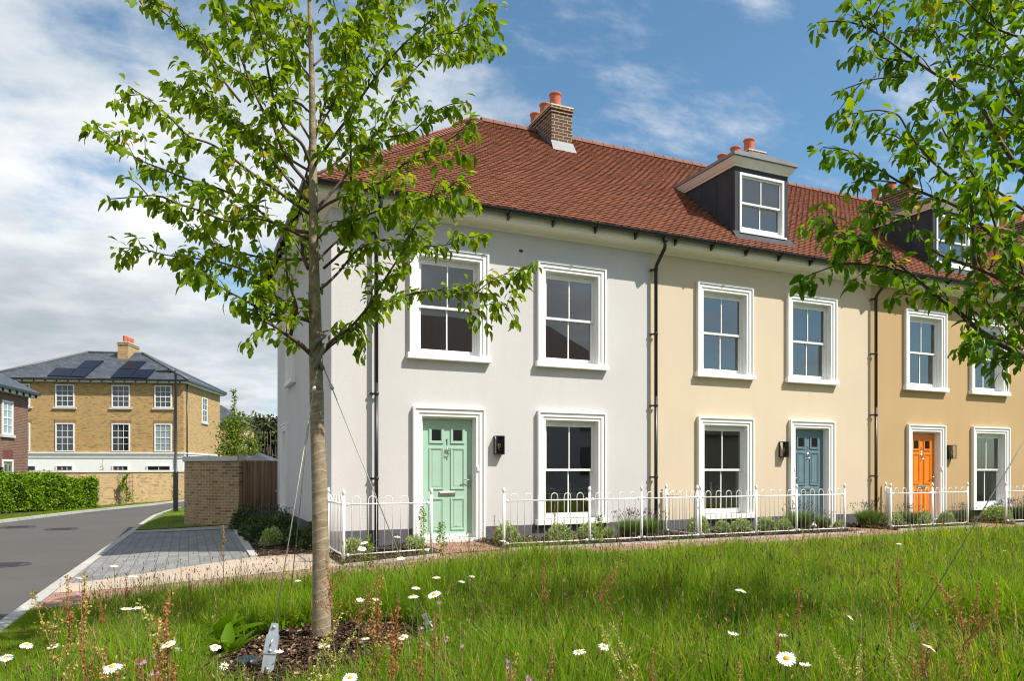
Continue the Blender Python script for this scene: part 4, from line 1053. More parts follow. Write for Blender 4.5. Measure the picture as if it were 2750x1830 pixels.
# hedges on the far verge
def leaf_cloud(big, pts, size, tmpl=SLEAF, upbias=.6, rn=None):
    k = len(pts); d = RNG.normal(0, 1, (k, 3)); u = RNG.normal(0, 1, (k, 3)); u[:, 2] += upbias
    s_ = RNG.uniform(.7, 1.3, k) * size; big.add(*tmpl, frames(d, u, s_), pts, RNG.random(k) if rn is None else rn)
def hedge(label, a, b_, h, w, k):
    root = thing('hedge', label, 'hedge', (a[0], a[1], g1(*a))); a = np.array(a); b_ = np.array(b_); d = b_ - a; L = np.linalg.norm(d); d /= L; n_ = np.array([-d[1], d[0]])
    m = MB(); c = (a + b_) / 2; z = g1(*c)
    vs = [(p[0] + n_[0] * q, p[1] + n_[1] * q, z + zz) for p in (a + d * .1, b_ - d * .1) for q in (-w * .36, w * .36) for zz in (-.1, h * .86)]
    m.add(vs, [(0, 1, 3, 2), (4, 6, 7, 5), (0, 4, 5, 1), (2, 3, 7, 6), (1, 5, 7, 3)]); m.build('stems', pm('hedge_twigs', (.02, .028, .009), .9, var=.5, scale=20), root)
    big = Big(); s = RNG.random(k) * L; side = RNG.choice(4, k, p=[.42, .14, .34, .10])
    q = np.where(side == 0, -w / 2, np.where(side == 1, w / 2, RNG.uniform(-w / 2, w / 2, k))); zz = np.where(side == 2, h, RNG.uniform(.05, h, k))
    s = np.where(side == 3, np.where(RNG.random(k) < .5, 0, L), s)
    lump = .07 * np.sin(s * 4.1 + zz * 3) + .05 * np.sin(s * 9.7 + 1.3 * zz) + RNG.normal(0, .05, k)
    q = q + np.sign(q) * lump; zz = zz + np.where(side == 2, lump * 1.1 + np.abs(RNG.normal(0, .04, k)), 0)
    P = np.stack([a[0] + d[0] * s + n_[0] * q, a[1] + d[1] * s + n_[1] * q, z + np.clip(zz, .03, None)], 1)
    leaf_cloud(big, P, .105, upbias=.4); big.build('foliage', HEDGEM, root)
H0, H1 = at(-160, 1262, 25.2), at(174, 1262, 30.0); H2, H3 = at(184, 1262, 30.4), at(250, 1262, 31.2)
hedge('long clipped green hedge along the far verge, cut by the left edge of the photo', H0[:2], H1[:2], 1.26, .95, 15000)
hedge('short clipped green hedge standing alone before the yellow garden wall', H2[:2], H3[:2], 1.12, .85, 4500)
# climbers on the garden wall
for (px, dep, lab, h) in ((338, 34.7, 'thin climber on a trellis against the sunny yellow garden wall', 1.35), (461, 38.9, 'climbing plant on the garden wall half hidden behind the street lamp', 1.3)):
    p = at(px, 1262, dep); z = g1(p[0], p[1]); root = thing('climbing_plant', lab, 'climber', (p[0], p[1], z)); m = MB()
    for i in range(5): q = p[:2] + CR * (i - 2) * .16; m.tube([(q[0], q[1], z + .5), (q[0], q[1], z + 1.5)], .008, 4)
    for i in range(6): qa = p[:2] - CR * .34; qb = p[:2] + CR * .34; zz = z + .5 + i * .19; m.tube([(qa[0], qa[1], zz), (qb[0], qb[1], zz)], .008, 4)
    m.build('trellis', BLACKM, root); m = MB(); m.tube([(p[0], p[1], z), (p[0] + .05, p[1], z + .6), (p[0], p[1], z + h)], .02, 5); m.build('stem', BRANCH, root)
    big = Big(); k = 420; t = RNG.random(k); P = np.stack([p[0] + RNG.normal(0, .16, k) * (1.1 - t) + .12 * np.sin(t * 7), p[1] + RNG.normal(0, .1, k) - .05, z + .1 + t * h], 1); leaf_cloud(big, P, .10); big.build('foliage', HEDGEM, root)

# young trees in the distance
def small_tree(label, px, dep, h, w, nb, k, leafmat, leafsize, name='young_tree', z=None, base=.25):
    p = at(px, 1262, dep); z = g1(p[0], p[1]) if z is None else z; root = thing(name, label, 'tree', (p[0], p[1], z)); m = MB(); big = Big()
    m.tube([(p[0], p[1], z - .1), (p[0] + .03, p[1], z + h * .5), (p[0], p[1], z + h * .97)], [.05, .03, .008], 7)
    P = []
    for i in range(nb):
        t = base + (1 - base) * (i + .5) / nb; a = R.random() * 6.283; L = w * (1.05 - t) ** .6 * R.uniform(.6, 1.1); el = R.uniform(.7, 1.2)
        s0 = np.array([p[0], p[1], z + h * t * .72]); e = s0 + np.array([math.cos(a) * L, math.sin(a) * L, L * el]); e[2] = min(e[2], z + h * 1.0)
        m.tube([s0, (s0 + e) / 2 + np.array([0, 0, .05]), e], [.018, .012, .004], 5, cap=False)
        q = RNG.random(int(k / nb)) ** .7; P.append(s0 + (e - s0) * q[:, None] + RNG.normal(0, .13 * w, (len(q), 3)))
    tp = RNG.random(int(k * .06)); P.append(np.stack([p[0] + RNG.normal(0, .05, len(tp)), p[1] + RNG.normal(0, .05, len(tp)), z + h * (.6 + .4 * tp)], 1))
    m.build('trunk', BRANCH, root); leaf_cloud(big, np.concatenate(P), leafsize); big.build('crown', leafmat, root)
small_tree('young yellow green tree rising behind the mottled wall and the wooden gate', 628, 30, 4.75, 1.25, 26, 3000, YTREE, .115)
small_tree('second young yellow green tree, lower and right of the taller one, above the gate', 672, 27, 3.35, .85, 18, 1700, YTREE, .10)
small_tree('slender sapling in front of the white ground floor of the yellow brick house', 276, 45, 2.3, .4, 9, 170, HEBE, .15)

# roofs behind the gate and the young tree
p = at(684, 1262, 27); sh = thing('garden_shed', 'low grey pyramid roofed shed peeping over the wooden gate', 'shed', (p[0], p[1], 0), rotz=rad(-22))
m = MB(); m.box(-.7, .7, -.7, .7, -.6, 1.52); m.build('wall', WOODF, sh)
m = MB(); m.add([(-.82, -.82, 1.5), (.82, -.82, 1.5), (.82, .82, 1.5), (-.82, .82, 1.5), (0, 0, 1.88)], [(0, 1, 4), (1, 2, 4), (2, 3, 4), (3, 0, 4)]); m.build('roof', SLATE, sh)
p = at(612, 1262, 66); fh = thing('brick_house', 'far brick house with a slate roof, mostly hidden behind the young trees', 'house', (p[0], p[1], 0), rotz=rad(-12))
m = MB(); m.box(-3.5, 1.2, 0, 8, -1, 5.4); m.build('wall', YBRICK, fh)
m = MB(); m.add([(-3.8, -.3, 5.4), (1.5, -.3, 5.4), (1.5, 8.3, 5.4), (-3.8, 8.3, 5.4), (-1.2, 2.4, 7.3), (-1.2, 5.8, 7.3)], [(0, 1, 4), (1, 2, 5, 4), (2, 3, 5), (3, 0, 4, 5)]); m.build('roof', SLATE, fh)
bar_window(fh, sd if False else (lambda u, w, z: (1.2 + w, u, z)), 1.5, 2.5, 3.0, 4.6, 2, 4)

def woodland():
    big = Big(); k = 60; P = []
    for i in range(110):
        px = R.uniform(500, 860); dep = R.uniform(105, 150); p = at(px, 1262, dep); h = R.uniform(6.5, 9.0) * dep / 115 ; r = R.uniform(1.6, 2.8)
        n_ = 260; v = norm(RNG.normal(0, 1, (n_, 3))) * (RNG.random((n_, 1)) ** .35) * np.array([r, r, r * 1.25]); P.append(np.array([p[0], p[1], h - r * .8]) + v)
    leaf_cloud(big, np.concatenate(P), .75, SLEAF, .3)
    # brown understorey and trunks
    T_ = []; n_ = 420
    px = RNG.uniform(480, 880, n_); dep = RNG.uniform(100, 118, n_); pts = np.array([at(a, 1262, b) for a, b in zip(px, dep)]); hh = RNG.uniform(4, 7.5, n_)
    M = np.zeros((n_, 3, 3)); M[:, 0, 0] = .06; M[:, 1, 1] = .06; M[:, 2, 2] = hh; pts[:, 2] = -.6
    big.add(*cube, M, pts, RNG.random(n_), 1)
    n_ = 9000; px = RNG.uniform(480, 880, n_); dep = RNG.uniform(108, 122, n_); pts = np.array([at(a, 1262, b) for a, b in zip(px, dep)]); pts[:, 2] = RNG.uniform(-.5, 6.5, n_)
    leaf_cloud(big, pts, .8, SLEAF, .2, RNG.random(n_) * .45)
    o = big.build('woodland', [WOODM, pm('wood_trunk', (.07, .055, .045), .9, var=.4)]); tag(o, 'dark wooded hillside far behind the wooden gate', 'woodland', kind='stuff')
woodland()

# ------------------------------------------------------------------ the two cherry trees in the meadow
def spline(pts, k):
    P = np.array(pts, float); d = np.concatenate([[0], np.cumsum(np.linalg.norm(np.diff(P, axis=0), axis=1))])
    t = np.linspace(0, d[-1], k); Q = np.stack([np.interp(t, d, P[:, i]) for i in range(P.shape[1])], 1)
    for _ in range(2):
        q = Q.copy(); q[1:-1] = (Q[:-2] + 2 * Q[1:-1] + Q[2:]) / 4; Q = q
    return Q
def grow_branch(mb, leaves, pix, d0, d1, r0, r1=.0035, leaf0=.18, dens=1., spurs=True, twig=True, sizes=(.038, .108, .082)):
    """A branch traced on pixels whose distance goes from d0 to d1; leaves are strewn on it and on its own twigs."""
    k = max(8, len(pix) * 4); Q = spline(pix, k); t = np.linspace(0, 1, k)
    dep = d0 + (d1 - d0) * t ** .9
    P = np.array([at(q[0], q[1], dd) for q, dd in zip(Q, dep)])
    mb.tube(P, list(r0 + (r1 - r0) * t ** .8), 6)
    L = np.concatenate([[0], np.cumsum(np.linalg.norm(np.diff(P, axis=0), axis=1))]); tot = L[-1]
    def clusters(P, L, s0, gap, jit=.02):
        s = s0
        while s < L[-1]:
            p = np.array([np.interp(s, L, P[:, i]) for i in range(3)]); i = min(np.searchsorted(L, s), len(L) - 1); dv = norm(P[i] - P[max(i - 1, 0)])
            n_ = R.choice((2, 2, 3, 3, 4))
            for _ in range(n_):
                leaves.append((p + RNG.normal(0, jit, 3), dv, R.triangular(*sizes)))
            s += gap * R.uniform(.6, 1.4)
        for _ in range(6): leaves.append((P[-1] + RNG.normal(0, .02, 3), norm(P[-1] - P[-2]), R.triangular(*sizes)))
    clusters(P, L, tot * leaf0, .075 / dens)
    if twig:
        s = tot * max(leaf0, .15)
        while s < tot * .95:
            p = np.array([np.interp(s, L, P[:, i]) for i in range(3)]); i = min(np.searchsorted(L, s), len(L) - 1); dv = norm(P[i] - P[max(i - 1, 0)])
            a = norm(dv * .7 + norm(RNG.normal(0, 1, 3)) * .8 + np.array([0, 0, .12])); ln = R.uniform(.10, .34) * (1.1 - .5 * s / tot)
            e = p + a * ln; mid = p + a * ln * .5 + np.array([0, 0, .015]); TP = np.array([p, mid, e])
            mb.tube(TP, [.0045, .0035, .002], 4); TL = np.concatenate([[0], np.cumsum(np.linalg.norm(np.diff(TP, axis=0), axis=1))])
            clusters(TP, TL, ln * .3, .065 / dens); s += R.uniform(.10, .24) / dens
def leaf_mesh(leaves, name, mat, parent):
    P = np.array([l[0] for l in leaves]); D = np.array([l[1] for l in leaves]); Sz = np.array([l[2] for l in leaves]); k = len(P)
    out = norm(RNG.normal(0, 1, (k, 3)) * np.array([1, 1, .35]))
    d = norm(D * .35 + out * .75 + np.array([0, 0, -1.]) * RNG.uniform(.0, 1.15, (k, 1)))
    up = out * .5 + np.array([0, 0, 1.]) + RNG.normal(0, .5, (k, 3))
    P = P + d * .022
    pick = RNG.random(k); rn = np.clip(RNG.beta(2.2, 2.2, k) + RNG.normal(0, .05, k), 0, 1); rn = np.where(RNG.random(k) < .025, 1., rn * .95)
    b = Big()
    for tm, ms in ((LEAF, pick < .4), (LEAF2, (pick >= .4) & (pick < .75)), (LEAF3, pick >= .75)): b.add(*tm, frames(d[ms], up[ms], Sz[ms]), P[ms], rn[ms])
    return b.build(name, mat, parent, True)

def tree_left():
    zl = lambda pts: [(200 + x / 1.568, y / 1.568) for x, y in pts]
    base = at(865, 1727, 5.6); root = thing('cherry_tree', 'young cherry tree with a hessian wrapped trunk, in front of the grey end house', 'tree', (TREE[0], TREE[1], g1(*TREE)))
    D = 5.86; mb = MB(); lv = []
    tp = [(865, 1740), (862, 1500), (858, 1300), (851, 1110), (849, 1000), (847, 893), (844, 766), (842, 640), (841, 510), (840, 383), (838, 255), (836, 128), (831, 20), (829, -120), (826, -300), (822, -460)]
    tr = [.074, .063, .057, .052, .054, .052, .044, .038, .034, .029, .024, .020, .016, .012, .008, .003]
    Q = spline([(*p, r) for p, r in zip(tp, tr)], 60); mb.tube([at(q[0], q[1], D) for q in Q], list(Q[:, 2]), 14)
    for (x, y, r) in ((850, 900, .062), (848, 960, .064)):
        pass
    B = [  # (pixels, far-end depth offset, base radius)
     ([(1000, 1495), (940, 1440), (905, 1420), (860, 1385), (815, 1360), (775, 1340), (762, 1300), (766, 1240), (780, 1185)], -.5, .022),
     ([(908, 1420), (925, 1350), (940, 1300), (915, 1230), (893, 1150), (890, 1075), (900, 1010)], -.35, .016),
     ([(1000, 1355), (940, 1337), (870, 1335), (820, 1320), (760, 1290), (700, 1255), (640, 1225), (580, 1185), (540, 1135)], -.7, .018),
     ([(940, 1325), (880, 1270), (800, 1200), (730, 1140), (600, 1100), (480, 1085), (380, 1075), (300, 1050), (195, 1045)], .5, .013),
     ([(985, 1130), (960, 1080), (960, 1000), (968, 930), (950, 860)], .4, .020),
     ([(985, 1090), (880, 1095), (780, 1085), (680, 1060), (600, 1030), (520, 990), (430, 900), (380, 870)], .9, .013),
     ([(990, 1010), (890, 960), (780, 915), (640, 935), (540, 890), (440, 860), (350, 820), (250, 830), (150, 838)], -.8, .014),
     ([(985, 980), (860, 960), (770, 880), (690, 830), (600, 790), (500, 765), (380, 715), (270, 675), (200, 620), (130, 550), (78, 518)], .6, .015),
     ([(990, 900), (930, 860), (850, 800), (760, 740), (660, 660), (570, 600), (480, 580), (400, 490), (330, 430), (225, 360)], -.9, .015),
     ([(985, 850), (900, 760), (820, 650), (720, 570), (640, 480), (560, 380), (500, 300), (440, 265)], .4, .014),
     ([(990, 720), (920, 680), (840, 620), (760, 560), (650, 480), (540, 440), (430, 380), (380, 330)], .9, .013),
     ([(990, 780), (910, 690), (860, 600), (840, 530), (790, 460), (740, 350), (700, 240), (660, 150), (630, 50), (600, -60)], -.4, .015),
     ([(995, 700), (960, 600), (900, 560), (860, 500), (830, 380), (810, 270), (790, 160), (760, 60), (740, 0), (715, -90)], -.75, .015),
     ([(700, 430), (620, 330), (560, 230), (500, 150), (420, 90), (350, 25), (310, -30)], -.2, .010),
     ([(1000, 215), (950, 150), (915, 60), (900, -20), (880, -120)], .3, .010),
     ([(995, 330), (930, 240), (850, 120), (800, 30), (780, -60)], .7, .010),
     ([(1000, 600), (940, 500), (900, 380), (880, 260), (830, 150), (680, 80), (560, 10)], .8, .011),
     ([(1040, 1490), (1080, 1450), (1160, 1400), (1230, 1335), (1280, 1290), (1340, 1262), (1420, 1235), (1500, 1225), (1580, 1222), (1680, 1232), (1750, 1240)], .5, .020),
     ([(1040, 1480), (1100, 1420), (1160, 1385), (1240, 1290), (1310, 1170), (1370, 1080), (1410, 1000), (1450, 920), (1490, 850)], -.5, .016),
     ([(1020, 1230), (1070, 1190), (1120, 1140), (1180, 1060), (1250, 1020), (1330, 1005), (1400, 1030), (1500, 1040), (1580, 1030), (1660, 1000), (1730, 985)], .7, .014),
     ([(1010, 900), (1060, 860), (1150, 820), (1250, 790), (1320, 750), (1400, 680), (1480, 640), (1560, 600), (1620, 560), (1670, 500)], -.6, .014),
     ([(1010, 890), (1110, 780), (1215, 650), (1300, 520), (1340, 430), (1400, 330), (1470, 250), (1530, 200), (1600, 120), (1690, 70), (1770, 10)], .6, .014),
     ([(1010, 700), (1080, 590), (1150, 500), (1220, 390), (1300, 280), (1380, 190), (1470, 110), (1540, 50), (1600, -30)], -.8, .014),
     ([(1050, 1130), (1130, 1060), (1172, 1000), (1165, 800), (1163, 600), (1160, 430), (1150, 300), (1130, 180), (1110, 80), (1080, -40)], -.9, .013),
     ([(950, 830), (1000, 650), (1040, 480), (1080, 350), (1150, 260), (1190, 130), (1225, 0), (1240, -90)], .4, .011),
     ([(1008, 275), (1090, 200), (1150, 150), (1220, 80), (1270, -20)], .6, .009),
     ([(1500, 225), (1560, 235), (1620, 220), (1680, 200), (1740, 180), (1782, 190)], .75, .006),
     ([(1380, 190), (1440, 170), (1500, 150), (1580, 140), (1640, 110), (1700, 90)], -.4, .006),
     ([(1005, 740), (1060, 715), (1100, 690), (1140, 650), (1230, 590), (1330, 575), (1420, 560), (1500, 480), (1570, 440), (1650, 430)], .9, .012),
     ([(1015, 1010), (1080, 960), (1180, 930), (1290, 880), (1400, 850), (1500, 830), (1580, 790), (1640, 735)], -.9, .011),
     ([(1020, 1100), (1120, 1000), (1230, 930), (1350, 880), (1450, 870), (1540, 860), (1620, 830), (1680, 850)], .3, .012),
     ([(1010, 560), (1090, 440), (1180, 330), (1260, 200), (1330, 80), (1390, -40)], .9, .011),
     ([(1000, 480), (930, 420), (850, 390), (740, 330), (640, 270), (560, 190), (500, 120)], .2, .010),
     ([(1040, 1400), (1120, 1380), (1200, 1420), (1220, 1490)], .35, .006),
    ]
    mb.mi = 1
    for pix, dd, r in B:
        px = zl(pix); grow_branch(mb, lv, px, D + R.uniform(-.02, .02), D + dd, r, dens=1.25)
    for pix, dd in (([(1690, 1234), (1745, 1190), (1790, 1160), (1850, 1150), (1885, 1165)], .5), ([(1710, 1238), (1780, 1270), (1825, 1300), (1850, 1345)], .5), ([(1580, 1222), (1640, 1280), (1700, 1320), (1735, 1355)], .45)):
        grow_branch(mb, lv, zl(pix), D + .45, D + dd, .006, .0025, .35)
    mb.build('trunk', [TRUNK, BRANCH], root); leaf_mesh(lv, 'crown', LEAFM, root)
    w = MB(); Qw = [(865, 1738, .077), (862, 1500, .066), (858, 1300, .061), (852, 1130, .0565), (850, 1048, .0555)]; Qs = spline(Qw, 60)
    pts = [at(q[0], q[1], D) for q in Qs]
    w.tube(pts, [r + R.uniform(-.0006, .0008) for i, r in enumerate(Qs[:, 2])], 20)
    w.build('trunk_wrap', HESSIAN, root)
    # padded olive straps round the fork
    s = MB()
    for (pl) in ([(835, 955, -.035), (842, 930, -.066), (858, 912, -.06), (872, 903, -.01), (872, 900, .05)], [(872, 925, -.02), (864, 945, -.055), (855, 968, -.075), (847, 990, -.066)], [(832, 948, 0.02), (841, 950, -.06), (852, 962, -.062), (862, 982, -.052), (868, 992, -.03)]):
        P = [at(x, y, D + d) for x, y, d in spline(pl, 14)]; s.tube(P, .0185, 10)
    s.build('strap', pm('olive_strap', (.155, .15, .095), .6, var=.1), root)
    print('left tree leaves', len(lv))
    return len(lv)
tree_left()

def tree_right():
    zr = lambda pts: [(2050 + x / 1.568, y / 1.568) for x, y in pts]
    root = thing('cherry_tree', 'larger leafy cherry tree reaching in from the right edge, its trunk out of the photo', 'tree', (TREE2[0], TREE2[1], g1(*TREE2)))
    D = 4.75; mb = MB(); lv = []
    Q = spline([(2862, 1810, .085), (2868, 1500, .075), (2866, 1200, .068), (2868, 950, .062), (2872, 700, .05), (2870, 400, .04), (2866, 100, .03), (2870, -250, .012)], 40)
    mb.tube([at(q[0], q[1], D) for q in Q], list(Q[:, 2]), 12)
    ZT = 1290
    B = [
     ([(ZT, 1570), (1180, 1530), (1098, 1500), (1020, 1460), (950, 1420), (880, 1370), (820, 1310), (760, 1270), (690, 1215), (620, 1150), (560, 1110), (480, 1060), (420, 1010), (350, 1005)], -.25, .028),
     ([(620, 1150), (540, 1130), (480, 1120), (400, 1110), (330, 1110), (270, 1130), (180, 1165)], -.2, .008),
     ([(ZT, 1350), (1180, 1290), (1098, 1250), (1020, 1190), (940, 1145), (860, 1115), (780, 1090), (700, 1050), (640, 980), (610, 910), (520, 900), (410, 890)], .3, .020),
     ([(ZT, 1180), (1180, 1110), (1098, 1070), (1020, 1040), (940, 970), (880, 910), (800, 860), (720, 830), (640, 800), (560, 760), (500, 720), (440, 690), (360, 630), (250, 620)], .6, .020),
     ([(900, 860), (840, 800), (780, 740), (700, 670), (640, 600), (590, 520), (575, 480), (480, 460), (365, 480)], -.3, .012),
     ([(ZT, 860), (1150, 760), (1060, 690), (1000, 600), (950, 500), (880, 400), (800, 350), (720, 310), (650, 260), (580, 210), (500, 150), (400, 100), (330, 85), (225, 95)], .4, .022),
     ([(480, 135), (462, 75), (448, -5)], .4, .005),
     ([(890, 1120), (880, 900), (850, 700), (830, 550), (810, 430), (800, 330)], -.45, .014),
     ([(ZT, 600), (1098, 520), (1010, 450), (950, 330), (920, 230), (850, 150), (760, 110), (640, 130), (540, 140)], .8, .016),
     ([(ZT, 240), (1098, 160), (1000, 130), (940, 90), (880, 30), (830, -30)], -.3, .014),
     ([(960, 720), (990, 560), (1020, 420), (1060, 290), (1110, 180)], .5, .010),
     ([(810, 350), (770, 230), (720, 120), (700, 40), (690, -40)], .6, .008),
     ([(440, 1030), (370, 1000), (300, 960), (285, 900), (200, 925)], -.2, .005),
     ([(760, 1270), (690, 1260), (620, 1240), (560, 1240)], .1, .006),
     ([(650, 265), (560, 250), (470, 240), (360, 245)], .4, .006),
     ([(600, 320), (520, 325), (450, 335), (340, 375)], .3, .006),
     ([(700, 680), (640, 640), (560, 570), (480, 560)], .2, .006),
     ([(560, 770), (490, 760), (420, 760), (370, 770)], .55, .006),
     ([(ZT, 420), (1170, 330), (1080, 250), (1010, 180), (930, 20)], .9, .014),
     ([(ZT, 700), (1180, 560), (1090, 420), (1030, 320), (960, 280), (880, 260), (800, 240)], -.5, .014),
     ([(ZT, 1000), (1170, 930), (1060, 860), (980, 800), (900, 760), (820, 640), (760, 560), (740, 500)], -.7, .014),
     ([(ZT, 1250), (1150, 1180), (1050, 1130), (1000, 1020), (960, 900), (930, 780), (880, 700)], -.8, .013),
     ([(1098, 1500), (1040, 1400), (980, 1330), (930, 1250), (920, 1150), (900, 1050)], .5, .010),
     ([(1180, 1530), (1120, 1430), (1080, 1360), (1060, 1280), (1100, 1180)], .2, .009),
     ([(950, 1420), (900, 1430), (860, 1445), (830, 1470)], -.2, .006),
     ([(1050, 1480), (1000, 1490), (950, 1500)], .1, .005),
     ([(ZT, 100), (1180, 60), (1060, 20), (980, -40)], .2, .012), ([(ZT, -60), (1100, -20), (1000, 20), (880, 90), (790, 130)], .5, .012),
     ([(ZT, -160), (1050, -60), (900, -10), (760, 20), (640, -10)], -.2, .012),
     ([(ZT, 500), (1200, 400), (1150, 280), (1120, 140), (1100, 0)], -.6, .012), ([(ZT, 900), (1220, 760), (1180, 620), (1150, 480), (1100, 380)], .7, .012),
     ([(1380, 1300), (1500, 1150), (1620, 1050), (1750, 900)], -.3, .02), ([(1380, 900), (1520, 700), (1650, 500), (1800, 350)], .5, .02), ([(1380, 400), (1500, 200), (1600, 0), (1700, -100)], 0, .016), ([(1370, 1100), (1450, 900), (1500, 700), (1530, 500)], -.9, .016),
    ]
    for pix, dd, r in B:
        start = D + (0 if pix[0][0] >= ZT else dd * .7); grow_branch(mb, lv, zr(pix), start, D + dd, r, leaf0=.12, dens=1.0, sizes=(.038, .108, .078))
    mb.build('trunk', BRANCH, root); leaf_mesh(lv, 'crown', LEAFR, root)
    print('right tree leaves', len(lv))
tree_right()

# guy wires
def guy(label, p0, p1, conn=.12, br='plate'):
    root = thing('guy_wire', label, 'guy wire', tuple(p1), 'guy wires steadying the young trees'); p0, p1 = np.array(p0), np.array(p1); d = norm(p0 - p1); L = np.linalg.norm(p0 - p1)
    m = MB(); bl = .22; m.tube([p1 + d * (bl + (.17 if br == 'plate' else 0)), p0], .0042, 6); m.build('wire', WIREM, root)
    m = MB(); c = p0 - d * conn * L; m.tube([c - d * .022, c + d * .022], .014, 8); m.build('wire_clamp', pm('grey_clamp', (.5, .49, .44), .5), root)
    sd_ = norm(np.cross(d, np.array([CF[0], CF[1], 0]))); fw_ = norm(np.cross(sd_, d)); m = MB()
    def plate(a, b, wa, wb, th):
        vs = [tuple(p1 + d * q + sd_ * w * s + fw_ * f) for q, w in ((a, wa), (b, wb)) for s in (-1, 1) for f in (-th, th)]
        m.add(vs, [(0, 1, 3, 2), (4, 6, 7, 5), (0, 4, 5, 1), (2, 3, 7, 6), (0, 2, 6, 4), (1, 5, 7, 3)])
    if br == 'plate':
        plate(-.02, .18, .038, .043, .005); plate(.18, .31, .045, .042, .013); plate(.311, .39, .036, .022, .006)
        for q in (.08, .20, .36): c = p1 + d * q - fw_ * .012; m.tube([c - fw_ * .008, c + fw_ * .006], .011, 8)
        c = p1 + d * .25 - fw_ * .017; m.tube([c + sd_ * .005 - d * .02, c - sd_ * .005 + d * .03], .006, 6)
        m.build('tensioner', GALV, root)
    else:
        plate(.14, .23, .016, .018, .008)
        for s in (-1, 1): m.tube([p1 + sd_ * s * .022 + d * .02, p1 + sd_ * s * .026 + d * .10, p1 + sd_ * s * .016 + d * .16], .007, 6)
        for q in (.03, .09, .15): m.tube([p1 + d * q - sd_ * .034, p1 + d * q + sd_ * .034], .008, 6)
        m.tube([p1 - d * .08, p1 + d * .06], .009, 6); m.build('tensioner', GALV, root)
T_ = 5.86
guy('guy wire running down left of the wrapped trunk to a large flat galvanised plate', at(852, 992, T_ - .07), at(713, 1832, 4.9), .075, 'plate')
guy('guy wire behind the wrapped trunk ending at a small dark tensioner in the grass', at(846, 985, T_ + .03), at(772, 1674, 6.68), .10, 'turn')
guy('guy wire slanting right from the wrapped trunk across the grey wall into the meadow', at(868, 985, T_ - .05), at(1168, 1724, 5.72), .075, 'turn')
guy('dark guy wire slanting down from the right edge to a tensioner in the meadow', at(2862, 1000, 4.75), at(2408, 1758, 4.85), .1, 'turn')

# ------------------------------------------------------------------ meadow
def pfront(x): return np.interp(x, [p[0] for p in PF], [p[1] for p in PF])
def edge_off(x): return .26 + .08 * np.sin(x * 2.3) + .05 * np.sin(x * 5.7 + 1) + .62 * sm(.8, 4.5, x)
def in_meadow(x, y):
    e = edge_off(x)
    left = -3.02 + .10 * np.sin(y * 3.1) + .05 * np.sin(y * 9)
    return (y < pfront(x) - e) & (x > left)
def hidden(x, y, slack=0.):
    a = np.hypot(x - TREE[0] + .08, y - TREE[1] + .36) < .90 - slack; b = np.hypot(x - TREE2[0] + .1, y - TREE2[1] - .1) < .74 - slack; c = np.hypot(x + 1.45, y + 6.95) < .62 - slack
    return a | b | c
def sample_view(n, d0, d1, expo, lat=.76):
    """Random ground points in front of the house row, denser near the meadow's front edge."""
    u = RNG.random(n); e = 2 - expo
    d = (d0 ** e + u * (d1 ** e - d0 ** e)) ** (1 / e); l = RNG.uniform(-1, 1, n) * (d * lat + .25)
    x = CAM[0] + CF[0] * d + CR[0] * l; y = CAM[1] + CF[1] * d + CR[1] * l
    return x, y, d
def blades(big, x, y, d, hmin, hmax, wmin, wmax, lean=.25, segs=4, mi=0, rn=None):
    k = len(x); v = RNG.integers(0, 6, k); a = RNG.random(k) * 6.283
    z = G(x, y) - .01; h = RNG.uniform(hmin, hmax, k) * (1 + .28 * np.sin(x * 1.7 + 2) * np.sin(y * 2.1)) * (.42 + .58 * sm(0, 1.5, pfront(x) - edge_off(x) - y) if hmin > .1 else 1.); w = RNG.uniform(wmin, wmax, k) * np.maximum(1, d / 6) ** .7
    ax = np.stack([np.cos(a), np.sin(a), np.zeros(k)], 1); zz = np.stack([RNG.normal(0, lean, k) * .5, RNG.normal(0, lean, k) * .5, np.ones(k)], 1); zz = norm(zz)
    yy = norm(np.cross(zz, ax)); xx = np.cross(yy, zz)
    M = np.stack([xx * h[:, None], yy * w[:, None], zz * h[:, None]], -1); P = np.stack([x, y, z], 1)
    rn = np.clip(RNG.beta(2.2, 2.4, k) + .18 * np.sin(x * 1.3) * np.sin(y * 1.9 + 1), 0, .97) if rn is None else rn
    rn = np.where(RNG.random(k) < .05, 1, rn)
    for i in range(6):
        q = v == i; big.add(*blade_template((.05, .18, .32, .5, .7, .95)[i], segs), M[q], P[q], rn[q], mi)
big = Big()
x, y, d = sample_view(175000, 2.9, 9., 1.35); q = in_meadow(x, y) & ~hidden(x, y); blades(big, x[q], y[q], d[q], .16, .38, .0045, .0095, segs=4)
x, y, d = sample_view(80000, 8.5, 24., 1.5); q = in_meadow(x, y) & ~hidden(x, y); blades(big, x[q], y[q], d[q], .16, .37, .006, .011, segs=2)
x, y, d = sample_view(6500, 3.2, 9., 1.3); q = in_meadow(x, y) & ~hidden(x, y); blades(big, x[q], y[q], d[q], .15, .30, .013, .024, segs=4)
# taller tufts
tx, ty, td = sample_view(1700, 3.4, 14., 1.25); q = in_meadow(tx, ty) & ~hidden(tx, ty, -.1); tx, ty, td = tx[q], ty[q], td[q]
ix = np.repeat(np.arange(len(tx)), 62); rr = np.abs(RNG.normal(0, .085, len(ix))); aa = RNG.random(len(ix)) * 6.283
x, y = tx[ix] + rr * np.cos(aa), ty[ix] + rr * np.sin(aa); q = in_meadow(x, y) & ~hidden(x, y); tone = RNG.normal(0, .20, len(tx))[ix]
blades(big, x[q], y[q], td[ix][q], .26, .50, .005, .0105, .40, 4, rn=np.clip(RNG.beta(2.6, 2, int(q.sum())) + tone[q], 0, .97))
